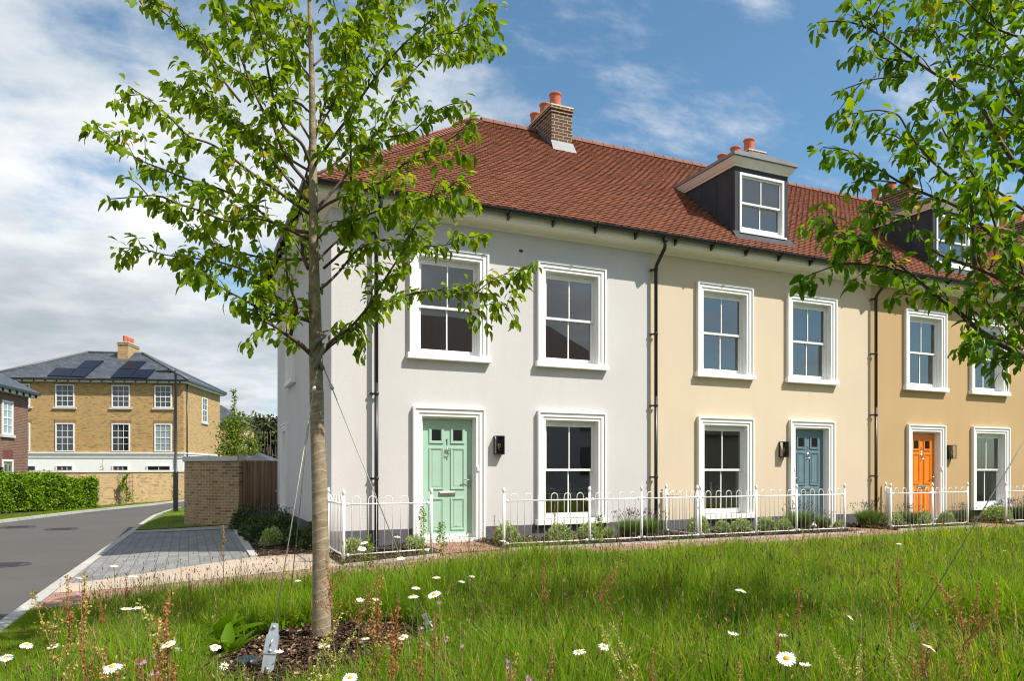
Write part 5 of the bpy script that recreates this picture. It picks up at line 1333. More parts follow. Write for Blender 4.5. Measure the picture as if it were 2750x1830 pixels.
# feathery low leaves between the blades
x, y, d = sample_view(42000, 3.2, 10., 1.3); q = in_meadow(x, y) & ~hidden(x, y, .08); x, y = x[q], y[q]
P = np.stack([x, y, G(x, y) + RNG.random(len(x)) ** 1.5 * .20], 1); leaf_cloud(big, P, .042, upbias=1.4)
tag(big.build('meadow_grass', GRASS), 'tall green uncut meadow grass between the brick path and the camera', 'grass', kind='stuff')
# mown lawn: at the left, and the strip along the path
big = Big()
x = RNG.uniform(-4.0, -2.8, 70000); y = RNG.uniform(-8.2, -2.4, 70000); d = np.full(70000, 5.); q = ~in_meadow(x, y) & (y < pfront(x) - .02) & (x > np.interp(y, [p[1] for p in KERB_N], [p[0] for p in KERB_N]) + .17); blades(big, x[q], y[q], d[q], .035, .075, .0035, .006, .6, 3)
x, y, d = sample_view(150000, 3.0, 12., 1.3); q = ~in_meadow(x, y) & (y < pfront(x) - .02) & (x > np.interp(y, [p[1] for p in KERB_N], [p[0] for p in KERB_N]) + .17) & (x < 9) & ~hidden(x, y); blades(big, x[q], y[q], d[q], .025, .055, .0035, .006, .5, 2)
tag(big.build('lawn_grass', LAWNB), 'short mown lawn grass beside the kerb and along the brick path', 'grass', kind='stuff')
big = Big()
for pl0, pl1, k in ((off_pl(KERB_F, -1.15), off_pl(KERB_F, -.15), 26000), ([(inx(9.4), 9.4), (inx(20), 20)], [(-.95, 8.1), (-1.2, 20)], 16000)):
    pl0 = np.array(pl0); pl1 = np.array(pl1); t = RNG.random(k); s_ = RNG.random(k); n_ = len(pl0); f = t * (n_ - 1)
    A_ = np.stack([np.interp(f, np.arange(n_), pl0[:, i]) for i in (0, 1)], 1); B_ = np.stack([np.interp(f, np.arange(n_), pl1[:, i]) for i in (0, 1)], 1); p = A_ + (B_ - A_) * s_[:, None]
    blades(big, p[:, 0], p[:, 1], np.full(k, 14.), .04, .08, .006, .010, .5, 2)
tag(big.build('verge_grass', LAWNB), 'short verge grass by the lamp post and along the far kerb', 'grass', kind='stuff')

# seed heads on thin stalks, mostly ribwort and fescue
big = Big()
HEADT = ([(0, 0, 0), (.5, 0, .28), (-.25, .43, .28), (-.25, -.43, .28), (.35, 0, .8), (-.18, .3, .8), (-.18, -.3, .8), (0, 0, 1)], [(0, 2, 1), (0, 3, 2), (0, 1, 3), (1, 2, 5, 4), (2, 3, 6, 5), (3, 1, 4, 6), (4, 5, 7), (5, 6, 7), (6, 4, 7)])
def stalks(n, d0, d1, h0, h1, w):
    x, y, d = sample_view(n, d0, d1, 1.15); q = in_meadow(x, y) & ~hidden(x, y, -.05); x, y, d = x[q], y[q], d[q]; k = len(x)
    h = RNG.uniform(h0, h1, k) * (.70 + .30 * sm(0, 1.3, pfront(x) - edge_off(x) - y)); zz = norm(np.stack([RNG.normal(0, .13, k), RNG.normal(0, .13, k), np.ones(k)], 1)); a = RNG.random(k) * 6.283
    ax = np.stack([np.cos(a), np.sin(a), np.zeros(k)], 1); yy = norm(np.cross(zz, ax)); xx = np.cross(yy, zz); P = np.stack([x, y, G(x, y)], 1)
    ww = w * np.maximum(1, d / 6) ** .6
    bend = blade_template(.10, 3); M = np.stack([xx * h[:, None], yy * ww[:, None], zz * h[:, None]], -1); big.add(*bend, M, P, RNG.random(k), 1)
    tip = P + M @ np.array([.10, 0, .97]); hl = RNG.uniform(.012, .055, k); hw = RNG.uniform(.004, .010, k) * np.maximum(1, d / 7) ** .5
    z2 = norm(zz + xx * .2 + RNG.normal(0, .25, (k, 3))); y2 = norm(np.cross(z2, ax)); x2 = np.cross(y2, z2)
    big.add(*HEADT, np.stack([x2 * hw[:, None], y2 * hw[:, None], z2 * hl[:, None]], -1), tip - z2 * .004, RNG.random(k), 0)
stalks(5200, 3.0, 9., .28, .55, .0030); stalks(7000, 8., 22., .28, .52, .0036)
_hd = RNG.uniform
def stalk_spikes(n, d0, d1):
    x, y, d = sample_view(n, d0, d1, 1.1); q = in_meadow(x, y) & ~hidden(x, y, -.15); x, y, d = x[q], y[q], d[q]; k = len(x); h = RNG.uniform(.34, .62, k) * (.62 + .38 * sm(0, 1.3, pfront(x) - edge_off(x) - y))
    zz = norm(np.stack([RNG.normal(0, .10, k), RNG.normal(0, .10, k), np.ones(k)], 1)); ax = norm(RNG.normal(0, 1, (k, 3)) * [1, 1, 0]); yy = norm(np.cross(zz, ax)); xx = np.cross(yy, zz); P = np.stack([x, y, G(x, y)], 1); ww = .0032 * np.maximum(1, d / 6) ** .6
    big.add(*blade_template(.06, 3), np.stack([xx * h[:, None], yy * ww[:, None], zz * h[:, None]], -1), P, RNG.random(k) * .5 + .5, 1)
    for j in range(9):
        t = .62 + .36 * j / 8; pp = P + zz * (h * t)[:, None] + xx * (.06 * t * t * h)[:, None] + RNG.normal(0, .004, (k, 3)); sz = RNG.uniform(.008, .017, k) * (1.25 - .6 * t) * np.maximum(1, d / 7) ** .4
        dv = norm(zz + RNG.normal(0, .5, (k, 3))); y2 = norm(np.cross(dv, ax)); x2 = np.cross(y2, dv); big.add(*HEADT, np.stack([x2 * (sz * .5)[:, None], y2 * (sz * .5)[:, None], dv * (sz * 1.7)[:, None]], -1), pp, RNG.random(k) * .5 + .42, 0)
stalk_spikes(1300, 3.2, 9.); stalk_spikes(1500, 8., 20.)
_sv = sample_view
def sample_view(n, d0, d1, e, lat=.76):
    x = RNG.uniform(-2.9, 1.6, n); y = pfront(x) - .22 - RNG.random(n) ** 1.6 * 1.1; return x, y, np.full(n, 8.)
stalks(520, 0, 0, .22, .74, .0034)
sample_view = _sv
tag(big.build('meadow_seed_heads', [SEED, STALK]), 'brown seed heads on thin stalks standing above the meadow grass', 'seed heads', kind='stuff')

# ------------------------------------------------------------------ ox-eye daisies
def daisy_head(npet, droop, name):
    m = MB(); r0 = .009; L = .022
    for i in range(npet):
        a = 2 * math.pi * i / npet + R.uniform(-.07, .07); l = L * R.uniform(.80, 1.10); w = .0029; c, s = math.cos(a), math.sin(a)
        dz = droop + R.uniform(-.12, .12)
        pr = [(r0 * .6, 0, 0), (r0 + l * .35, w, dz * l * .2 + .001), (r0 + l * .85, w * .9, dz * l * .7), (r0 + l, 0, dz * l), (r0 + l * .85, -w * .9, dz * l * .7), (r0 + l * .35, -w, dz * l * .2 + .001)]
        m.add([(x * c - y * s, x * s + y * c, z) for x, y, z in pr], [(0, 1, 2, 3, 4, 5)])
    me = m.build(name, PETAL)
    d = MB(); d.lathe([(0, .0065), (.005, .006), (.009, .003), (.010, 0)], n=10); dd = d.build('flower_centre', DISC)
    return me, dd
HEADS = [daisy_head(22, -.05, 'flower_head'), daisy_head(20, -.30, 'flower_head'), daisy_head(19, .75, 'flower_head'), daisy_head(14, -.1, 'flower_head')]
HM = [(a.data, b_.data) for a, b_ in HEADS]
for a, b_ in HEADS: bpy.data.objects.remove(a); bpy.data.objects.remove(b_)
def daisy(px, py, size, label, tilt=None, kind=0):
    """size: head width on the photograph in pixels."""
    dia = .064; dep = dia * F / size; p = at(px, py, dep); zg = g1(p[0], p[1]); 
    if zg > p[2] - .12: zg = p[2] - .12
    dx, dy = R.uniform(-.06, .06), R.uniform(-.06, .06)
    root = thing('daisy', label, 'daisy', (p[0] + dx, p[1] + dy, zg), 'ox-eye daisies in the meadow')
    tc = np.array([CAM[0] - p[0], CAM[1] - p[1]]); tc /= np.linalg.norm(tc)
    ax, ay = tilt if tilt else (R.uniform(-.3, .3), R.uniform(.1, .5))
    # normal of the head: tilted sideways by ax and towards the viewer by ay
    ay = ay * .7
    nrm = Vector((CR[0] * ax + tc[0] * ay, CR[1] * ax + tc[1] * ay, 1)).normalized()
    m = MB(); m.tube([(p[0] + dx, p[1] + dy, zg), (p[0] + dx * .5, p[1] + dy * .5, (zg + p[2]) / 2), tuple(Vector(p) - nrm * .02), tuple(Vector(p) - nrm * .002)], [.0024, .0022, .002, .002], 5)
    m.tube([tuple(Vector(p) - nrm * .006), tuple(Vector(p) - nrm * .0005)], [.003, .008], 8)
    m.build('stem', STEMG, root)
    h = bpy.data.objects.new('flower_head', HM[kind][0]); COL.objects.link(h); h.parent = root; c = bpy.data.objects.new('flower_centre', HM[kind][1]); COL.objects.link(c); c.parent = h
    h.location = (-dx, -dy, p[2] - zg); h.rotation_mode = 'QUATERNION'; h.rotation_quaternion = nrm.to_track_quat('Z', 'Y') @ Matrix.Rotation(R.random() * 6, 3, 'Z').to_quaternion()
    return root
DZ = [
 (17, 1768, 37, 'white daisy over the mown lawn, leftmost flower in the photo', (-.1, .65), 0), (72, 1733, 34, 'white daisy over the mown lawn, second flower from the left edge', (.15, .45), 1),
 (143, 1737, 35, 'white daisy over the mown lawn, third flower from the left edge', (-.2, .35), 0), (137, 1791, 20, 'half closed cup shaped daisy below the third lawn daisy', (.05, .25), 2),
 (301, 1792, 52, 'large white daisy with a broad yellow centre at the bottom left of the photo', (-.15, .5), 1), (453, 1731, 42, 'white daisy beside rusty sorrel left of the galvanised plate', (-.35, .55), 0),
 (476, 1746, 26, 'small daisy just below and right of the large one in the rusty sorrel', (.2, .4), 0), (339, 1636, 30, 'left one of two flat daisies side by side among the sorrel spikes', (.05, .1), 0),
 (369, 1634, 33, 'right one of two flat daisies side by side among the sorrel spikes', (-.1, .15), 0), (307, 1520, 24, 'daisy seen edge on against the grey paved driveway', (.1, .05), 1),
 (358, 1547, 26, 'flat daisy in front of the buff slabs', (.1, .05), 1), (214, 1553, 22, 'daisy seen from behind, in front of the kerb end of the slabs', (.3, -.3), 1),
 (521, 1685, 19, 'small daisy at the foot of the green dock leaves', (.1, .25), 0), (578, 1738, 31, 'white daisy leaning over the left edge of the tree bark', (.1, .6), 1),
 (602, 1790, 28, 'daisy facing the camera beside the round plastic cap', (.1, 1.2), 3), (750, 1756, 28, 'white daisy just right of the galvanised plate', (.05, .15), 2),
 (768, 1776, 24, 'thin petalled daisy below the one right of the galvanised plate', (-.1, .05), 3), (870, 1733, 34, 'drooping daisy in front of the foot of the wrapped trunk', (.05, .3), 1),
 (940, 1822, 46, 'daisy at the bottom edge right of the wrapped trunk', (-.1, .6), 0), (968, 1612, 26, 'daisy right of the wrapped trunk beside an orange sorrel tip', (.15, .35), 0),
 (1010, 1611, 24, 'flat daisy between the trunk and the tall pinkish sorrel', (.25, .1), 0), (981, 1715, 25, 'flat daisy above the bark, right of the trunk', (-.1, .1), 1),
 (1083, 1713, 32, 'white daisy tilted left, at the right edge of the tree bark', (-.3, .5), 0), (1110, 1602, 33, 'flat daisy crossing the slanting guy wire', (-.05, .1), 1),
 (1117, 1579, 27, 'daisy just above the one crossing the slanting guy wire', (.1, .15), 1), (1166, 1598, 40, 'daisy with a bright yellow centre right of the slanting guy wire', (-.3, .55), 0),
 (1172, 1551, 26, 'flat daisy below the brick path, left of the small pair', (0, .05), 1), (1240, 1562, 21, 'left of two small daisies under the brick path', (.15, .1), 1), (1267, 1548, 20, 'right of two small daisies under the brick path', (.1, .1), 1),
 (1236, 1823, 26, 'half hidden daisy at the bottom edge, below the purple campion', (-.1, .3), 2), (1520, 1598, 20, 'blue grey daisy seen from behind, alone in mid meadow', (.4, -.2), 1),
 (1501, 1744, 25, 'daisy beside a tan sorrel, left of the four petalled bunch', (.2, .5), 0), (1555, 1752, 41, 'big white daisy with one petal hanging down', (-.1, .25), 3),
 (1609, 1714, 17, 'folded daisy bud pointing up left above a larger flower', (-.6, -.2), 2), (1623, 1738, 36, 'daisy with few spread petals below a folded bud', (.1, .55), 3), (1615, 1788, 26, 'daisy tilted right in the lower middle of the meadow', (.4, .2), 0),
 (1794, 1590, 16, 'tiny daisy seen from behind in mid meadow', (.1, -.1), 1), (1905, 1577, 19, 'small daisy in mid meadow, left of the wide flat one', (0, -.1), 1), (1990, 1586, 32, 'wide flat daisy in mid meadow below the cream house', (.25, .1), 1),
 (1968, 1709, 33, 'flat daisy with upright petals left of the biggest daisy', (.2, .1), 2), (2112, 1770, 58, 'biggest daisy of all, facing the camera at the lower right', (.05, .85), 0), (2101, 1704, 31, 'flat daisy on a stem just above the biggest daisy', (.2, .1), 1),
 (2161, 1792, 36, 'flat daisy just right of the biggest daisy', (.1, .08), 2), (2283, 1659, 30, 'daisy turned steeply sideways above the tensioner of the right tree', (.9, .1), 1), (2268, 1757, 26, 'daisy tilted right, left of the tensioner of the right tree', (.6, .15), 2),
 (2431, 1761, 30, 'daisy tilted right just below the tensioner of the right tree', (.45, .1), 1), (2497, 1740, 44, 'long daisy turned sideways beside red sorrel at the right', (.75, .1), 1), (2213, 1420, 14, 'pale daisy in front of the cream house beds', (.1, .1), 1), (2414, 1461, 17, 'small daisy under the railing of the orange door', (.1, .1), 1),
 (2700, 1480, 15, 'small daisy near the right edge below the railing', (.2, .1), 1), (1076, 1501, 26, 'daisy low in front of the corner railing', (-.1, .4), 0), (972, 1475, 27, 'white daisy behind the railing bars of the corner bed', (.1, .6), 0), (978, 1459, 22, 'upper yellow centred daisy in the corner bed', (-.2, .5), 0),
 (1067, 1442, 20, 'flat daisy before the plinth in the corner bed', (.1, .1), 1), (1200, 1453, 14, 'small daisy on the brick path before the sage green door', (.1, .3), 0), (1352, 1453, 19, 'flat daisy right of the sage green door', (.1, .1), 1), (800, 1560, 18, 'small pale daisy left of the wrapped trunk over the brick path', (0, .1), 1),
]
for dz in DZ: daisy(*dz)

# ------------------------------------------------------------------ sorrel, campion, dock
def sorrel_mesh(nbr, spread, h, mats, arch=0.):
    m = MB(); big = Big(); top = .42
    stem = [(0, 0, 0), (.01, .0, h * .35), (-.005 + arch * .1, .0, h * .7), (arch * .35, 0, h)]
    m.tube(stem, [.0026, .0024, .002, .001], 5)
    Q = spline(stem, 30); P = []
    for i in range(12):     # dense spike on the main stem
        pass
    def spike(A, B, n, w):
        t = RNG.random(n); c = A + (B - A) * t[:, None]; ww = w * (1 - .6 * t)
        P.append(c + RNG.normal(0, 1, (n, 3)) * ww[:, None])
    for i in range(18, 29): spike(Q[i], Q[i + 1], 14, .0065)
    for i in range(nbr):
        t = R.uniform(.48, .82); p = Q[int(t * 29)]; a = R.random() * 6.283; L = h * R.uniform(.12, .28) * (1.2 - t); e = p + np.array([math.cos(a) * L * spread, math.sin(a) * L * spread, L * R.uniform(.8, 1.2)])
        m.tube([p, (p + e) / 2 + np.array([math.cos(a), math.sin(a), 0]) * L * .08, e], [.0012, .001, .0006], 4, False); spike(p + (e - p) * .25, e, int(26 * L / .1), .0055)
    P = np.concatenate(P); leaf_cloud(big, P, .0105, SLEAF, 0)
    st = m.build('stem', mats[1]); sp = big.build('seed_spike', mats[0]); a, b_ = st.data, sp.data; bpy.data.objects.remove(st); bpy.data.objects.remove(sp); return a, b_
SRED = pm('sorrel_stem_red', (.17, .09, .03), .7, var=.3); SGRN = pm('sorrel_stem_green', (.20, .24, .05), .7, var=.3)
SPROT = {'r': [sorrel_mesh(5, .45, .62, (SORR, SRED)), sorrel_mesh(9, .6, .62, (SORR, SRED), .2)], 't': [sorrel_mesh(6, .5, .62, (SORG, SRED)), sorrel_mesh(10, .7, .62, (SORG, SGRN), -.25)], 'y': [sorrel_mesh(6, .6, .62, (SORY, SGRN), .5), sorrel_mesh(8, .6, .62, (SORY, SGRN), -.45)], 'd': [sorrel_mesh(3, .3, .62, (SORR, SRED)), sorrel_mesh(12, 1.0, .62, (SORR, SRED), .5)]}
def sorrel(px, py, dep, kind, label, v=0, lean=0., group=True):
    p = at(px, py, dep); b0 = np.array([p[0], p[1]]) - CR * lean * .5; zg = g1(*b0); h = max(.2, p[2] - zg); root = thing('sorrel', label, 'sorrel', (b0[0], b0[1], zg), 'sorrel seed spikes in the meadow'); a, b_ = SPROT[kind][v]
    for me, nm in ((a, 'stem'), (b_, 'seed_spike')): o = bpy.data.objects.new(nm, me); COL.objects.link(o); o.parent = root
    s = h / .62; root.scale = (max(.8, s * .9), max(.8, s * .9), s); root.rotation_euler = (0, 0, R.uniform(0, 6.28) if not lean else math.atan2(CR[1], CR[0]))
    if lean: root.rotation_euler = Vector((CR[0] * lean, CR[1] * lean, h)).to_track_quat('Z', 'X').to_euler()
    return root
SL = {'r': 'rust red sorrel seed spike standing in the meadow', 't': 'tan orange sorrel seed spike standing in the meadow', 'y': 'yellow green sorrel seed spike standing in the meadow', 'd': 'dark red brown sorrel seed spike standing in the meadow'}
for px, py, dep, k, v, lab in [
  (182, 1545, 3.6, 'd', 0, 'dark red sorrel spike before the brick path, nearest the kerb'), (165, 1579, 3.4, 't', 1, 'tan sorrel branching before the brick path, leftmost of its kind'), (228, 1537, 3.5, 't', 0, 'tan sorrel spike rising over the buff slabs'), (334, 1618, 3.1, 't', 1, None), (322, 1640, 3.0, 'r', 1, None),
  (430, 1594, 3.2, 'r', 1, 'orange brown sorrel spike right of the two flat daisies'), (446, 1626, 3.0, 'r', 0, None), (462, 1594, 3.2, 'y', 0, 'yellow green sorrel arching over the dock leaves'), (340, 1690, 2.8, 't', 1, None), (268, 1722, 2.8, 'r', 1, 'stout rust red sorrel above the large bottom left daisy'), (282, 1740, 2.9, 'r', 0, None),
  (425, 1660, 3.1, 'r', 0, None), (400, 1728, 2.9, 't', 0, None), (352, 1756, 2.8, 't', 1, None), (310, 1610, 3.2, 't', 0, None), (470, 1785, 2.8, 'r', 0, None), (372, 1760, 2.7, 'r', 0, None),
  (808, 1660, 3.2, 'y', 1, 'yellow sorrel leaning left in front of the wrapped trunk foot'), (850, 1697, 3.3, 'y', 0, None), (492, 1690, 3.1, 'y', 1, None),
  (898, 1506, 4.4, 'd', 1, 'rusty sorrel leaning right of the trunk over the brick path'), (950, 1548, 4.2, 'd', 1, None), (1008, 1552, 3.6, 'r', 1, None), (1000, 1622, 3.4, 't', 0, None), (1062, 1598, 3.4, 'r', 1, 'pinkish brown sorrel clump right of the trunk, left of the guy wire'), (1084, 1580, 3.4, 'r', 1, None), (1110, 1632, 3.4, 'r', 0, None), (1052, 1636, 3.3, 'r', 0, None), (1166, 1645, 3.4, 'd', 0, None), (1130, 1712, 3.1, 'r', 0, None),
  (1365, 1742, 3.0, 't', 1, 'bright orange sorrel curling above the purple campion'), (1412, 1755, 2.9, 'r', 1, None), (1482, 1714, 3.2, 't', 0, None), (1696, 1696, 3.1, 'y', 1, 'yellow sorrel with two upright arms, lower middle'), (1728, 1688, 3.1, 'y', 0, None), (1752, 1742, 3.0, 'd', 0, None), (1656, 1782, 2.8, 't', 1, None), (1680, 1800, 2.7, 't', 1, None), (1765, 1778, 2.9, 'd', 0, None),
  (1936, 1703, 3.2, 't', 0, None), (2044, 1670, 3.3, 't', 0, None), (2008, 1740, 3.1, 'r', 0, None), (1986, 1772, 2.9, 't', 0, None), (1604, 1500, 4.6, 'd', 1, None), (1461, 1500, 5.0, 'r', 0, None), (1690, 1570, 4.0, 'y', 0, None),
  (2100, 1590, 3.8, 'd', 1, None), (2092, 1648, 3.4, 'd', 0, None), (2145, 1580, 4.0, 'd', 0, None), (2186, 1616, 3.9, 'r', 0, None), (2220, 1702, 3.1, 'd', 0, None), (2214, 1745, 3.0, 'r', 1, None), (2325, 1720, 2.9, 'y', 1, 'pale yellow sorrel beside the tensioner of the right tree'), (2300, 1762, 2.8, 'y', 0, None), (2275, 1790, 2.7, 'y', 1, None), (2432, 1742, 2.9, 'y', 0, None),
  (2412, 1500, 4.2, 'd', 0, None), (2400, 1570, 4.0, 'd', 1, None), (2390, 1618, 3.8, 'd', 0, None), (2474, 1697, 3.1, 'd', 0, 'dark red sorrel beside the long sideways daisy'), (2490, 1680, 3.2, 'd', 0, None), (2470, 1740, 3.0, 'd', 1, None), (2612, 1526, 3.5, 'd', 1, 'tall rusty sorrel with feathered arms leaning right, right side of the meadow'), (2600, 1565, 3.5, 'd', 1, None), (2560, 1620, 3.4, 'd', 1, None), (2604, 1618, 3.5, 'd', 1, None), (2615, 1680, 3.3, 'd', 1, None), (2626, 1560, 3.9, 'r', 0, None), (2676, 1560, 3.9, 't', 0, None), (2682, 1668, 3.6, 'r', 1, None), (2535, 1770, 2.9, 't', 0, None), (2590, 1755, 3.0, 't', 0, None),
  (1328, 1385, 8.6, 'd', 0, 'brown sorrel tip in front of the grey wall right of the sage door'), (1490, 1345, 9.4, 'd', 0, 'red sorrel spike before the lower window of the grey house'), (1720, 1360, 10.2, 't', 0, None), (1260, 1425, 8.0, 't', 0, None), (1140, 1365, 8.6, 'y', 0, None), (940, 1425, 9.4, 'd', 0, None), (2440, 1335, 12.4, 'd', 0, None), (2522, 1345, 12.8, 'd', 0, None), (600, 1412, 7.4, 't', 0, None), (750, 1433, 7.0, 't', 0, None), (815, 1434, 7.0, 'd', 0, None)]:
    if lab or R.random() < .62: sorrel(px, py, dep, k, lab or SL[k], v)
# a thin scatter of smaller sorrels further off
k = 0
while k < 24:
    xx, yy, dd = sample_view(1, 5.5, 15., 1.2); 
    if in_meadow(xx, yy)[0] and not hidden(xx, yy, -.2)[0]:
        kind = R.choice('rrrdty'); p = np.array([xx[0], yy[0], g1(xx[0], yy[0])]); root = thing('sorrel', SL[kind], 'sorrel', tuple(p), 'sorrel seed spikes in the meadow'); a, b_ = SPROT[kind][R.randrange(2)]
        for me, nm in ((a, 'stem'), (b_, 'seed_spike')): o = bpy.data.objects.new(nm, me); COL.objects.link(o); o.parent = root
        s = R.uniform(.6, .95); root.scale = (s, s, s); root.rotation_euler = (R.uniform(-.1, .1), R.uniform(-.1, .1), R.random() * 6); k += 1
def campion(px, py, dep, label):
    p = at(px, py, dep); zg = g1(p[0], p[1]); root = thing('campion', label, 'campion', (p[0], p[1], zg), 'pink campions in the meadow'); m = MB()
    m.tube([(p[0] + .02, p[1], zg), (p[0], p[1], p[2])], .0018, 5); m.build('stem', SRED, root); m = MB()
    for _ in range(3):
        c = p + RNG.normal(0, .009, 3); nx = norm(RNG.normal(0, 1, 3) + np.array([0, -1, .6])); a = norm(np.cross(nx, [0, 0, 1])); b_ = np.cross(nx, a)
        for i in range(5):
            t0 = 6.283 * i / 5; q = lambda r, t: tuple(c + (a * math.cos(t) + b_ * math.sin(t)) * r + nx * .002); m.add([tuple(c), q(.006, t0 - .35), q(.008, t0), q(.006, t0 + .35)], [(0, 1, 2, 3)])
    m.build('flower_head', PINKM, root)
for a in ((218, 1598, 3.3, 'pinkish campion bud before the brick path at the left'), (404, 1766, 2.7, 'pale mauve campion left of the rusty clover head'), (383, 1790, 2.7, 'pale mauve campion lower left, beside the large daisy'), (412, 1802, 2.7, 'lilac campion at the bottom left, lowest of its group'), (1128, 1693, 3.3, 'pink campion at the edge of the tree bark'), (1143, 1727, 3.2, 'pink campion lowest by the guy wire tensioner'), (1180, 1618, 3.5, 'pink campion under the daisy with the bright yellow centre'), (1194, 1716, 3.2, 'magenta campion right of the guy wire tensioner'), (1240, 1740, 3.2, 'pale pink campion standing alone right of the guy wire'), (1359, 1773, 2.9, 'magenta campion under the curling orange sorrel'), (1373, 1788, 2.9, 'magenta campion lower of two under the curling orange sorrel'), (1419, 1819, 2.7, 'magenta campion at the bottom edge of the photo'), (2312, 1655, 3.4, 'dark red campion beside the steeply turned daisy')): campion(*a)
def dock(px, py, dep, label, n, L):
    p = at(px, py, dep); zg = g1(p[0], p[1]); root = thing('dock_plant', label, 'dock plant', (p[0], p[1], zg), 'broad leaved dock plants'); big = Big(); tm = leaf_template(.34, .45, .10, .02)
    a = RNG.random(n) * 6.283; el = RNG.uniform(1.1, 3.6, n); d_ = np.stack([np.cos(a), np.sin(a), el], 1); up = np.stack([-np.cos(a), -np.sin(a), np.full(n, .6)], 1)
    big.add(*tm, frames(d_, up, RNG.uniform(.7, 1.1, n) * L), np.tile(np.array([p[0], p[1], zg]), (n, 1)) + RNG.normal(0, .02, (n, 3)) * [1, 1, 0], RNG.uniform(.05, .38, n)); big.build('leaves', GRASS, root, True)
dock(585, 1690, 5.9, 'dock plant with broad green leaves at the left edge of the tree bark', 9, .36); dock(625, 1712, 5.6, 'lower dock plant with rounder leaves beside the tree bark', 7, .26); dock(1040, 1690, 5.0, 'dock plant low in the grass right of the wrapped trunk', 8, .22); dock(1480, 1790, 4.3, 'dock plant low in the grass in the lower middle', 8, .24)

# ------------------------------------------------------------------ shrubs in the beds
def shrub_mesh(kind):
    big = Big()
    if kind in ('hebe', 'dark'):
        k = 1500; v = norm(RNG.normal(0, 1, (k, 3))); v[:, 2] = np.abs(v[:, 2]); r = RNG.uniform(.72, 1.04, k) * (1 + .10 * np.sin(v[:, 0] * 7) * np.sin(v[:, 1] * 6 + 1))
        P = v * r[:, None] * np.array([.5, .5, .62]); d_ = v + RNG.normal(0, .5, (k, 3)); up = v + RNG.normal(0, .4, (k, 3)); big.add(*SLEAF, frames(d_, up, RNG.uniform(.07, .12, k)), P, RNG.random(k))
    else:
        k = 1300; a = RNG.random(k) * 6.283; q = np.sqrt(RNG.random(k)) * .40; el = RNG.uniform(1.2, 3.2, k); d_ = np.stack([np.cos(a) * q * 2.2, np.sin(a) * q * 2.2, el * .6], 1); h = RNG.uniform(.35, .72, k)
        P = np.stack([np.cos(a) * q * .6, np.sin(a) * q * .6, RNG.random(k) * .12], 1); big.add(*blade_template(.1, 2), frames(np.cross(d_, RNG.normal(0, 1, (k, 3))), d_, h, np.full(k, .022)), P, RNG.random(k) * .9)
        k = 110; a = RNG.random(k) * 6.283; q = RNG.random(k) * .40; d_ = np.stack([np.cos(a) * q * 1.6, np.sin(a) * q * 1.6, np.ones(k)], 1); h = RNG.uniform(.7, 1.0, k); d_ = norm(d_); P = np.stack([np.cos(a) * q * .5, np.sin(a) * q * .5, np.zeros(k)], 1)
        big.add(*blade_template(.04, 2), frames(np.cross(d_, RNG.normal(0, 1, (k, 3))), d_, h, np.full(k, .010)), P, RNG.random(k) * .4 + .5); tip = P + d_ * h[:, None] * .98; big.add(*HEADT, frames(np.cross(d_, RNG.normal(0, 1, (k, 3))), d_, np.full(k, .085), np.full(k, .03)) * np.array([.35, 1, 1]), tip, RNG.random(k), 1)
    m = {'hebe': [HEBE], 'dark': [DARKSH], 'lav': [LAVM, pm('lavender_bud', (.11, .085, .12), .9, var=.4)], 'lavdark': [DARKSH, pm('lavender_bud', (.11, .085, .12), .9)]}[kind]
    o = big.build('shrub', m); me = o.data; bpy.data.objects.remove(o); return me
SHM = {k: [shrub_mesh(k) for _ in range(2)] for k in ('hebe', 'dark', 'lav', 'lavdark')}
def shrub(kind, x, y, w, h, label):
    name = 'lavender' if kind.startswith('lav') else 'shrub'; z = g1(x, y) + .02
    o = bpy.data.objects.new(name, R.choice(SHM[kind])); COL.objects.link(o); o.location = (x, y, z); o.scale = (w, w, h / .62 if not kind.startswith('lav') else h); o.rotation_euler = (0, 0, R.random() * 6)
    tag(o, label, 'lavender' if name == 'lavender' else 'shrub', 'small shrubs in the planting beds')
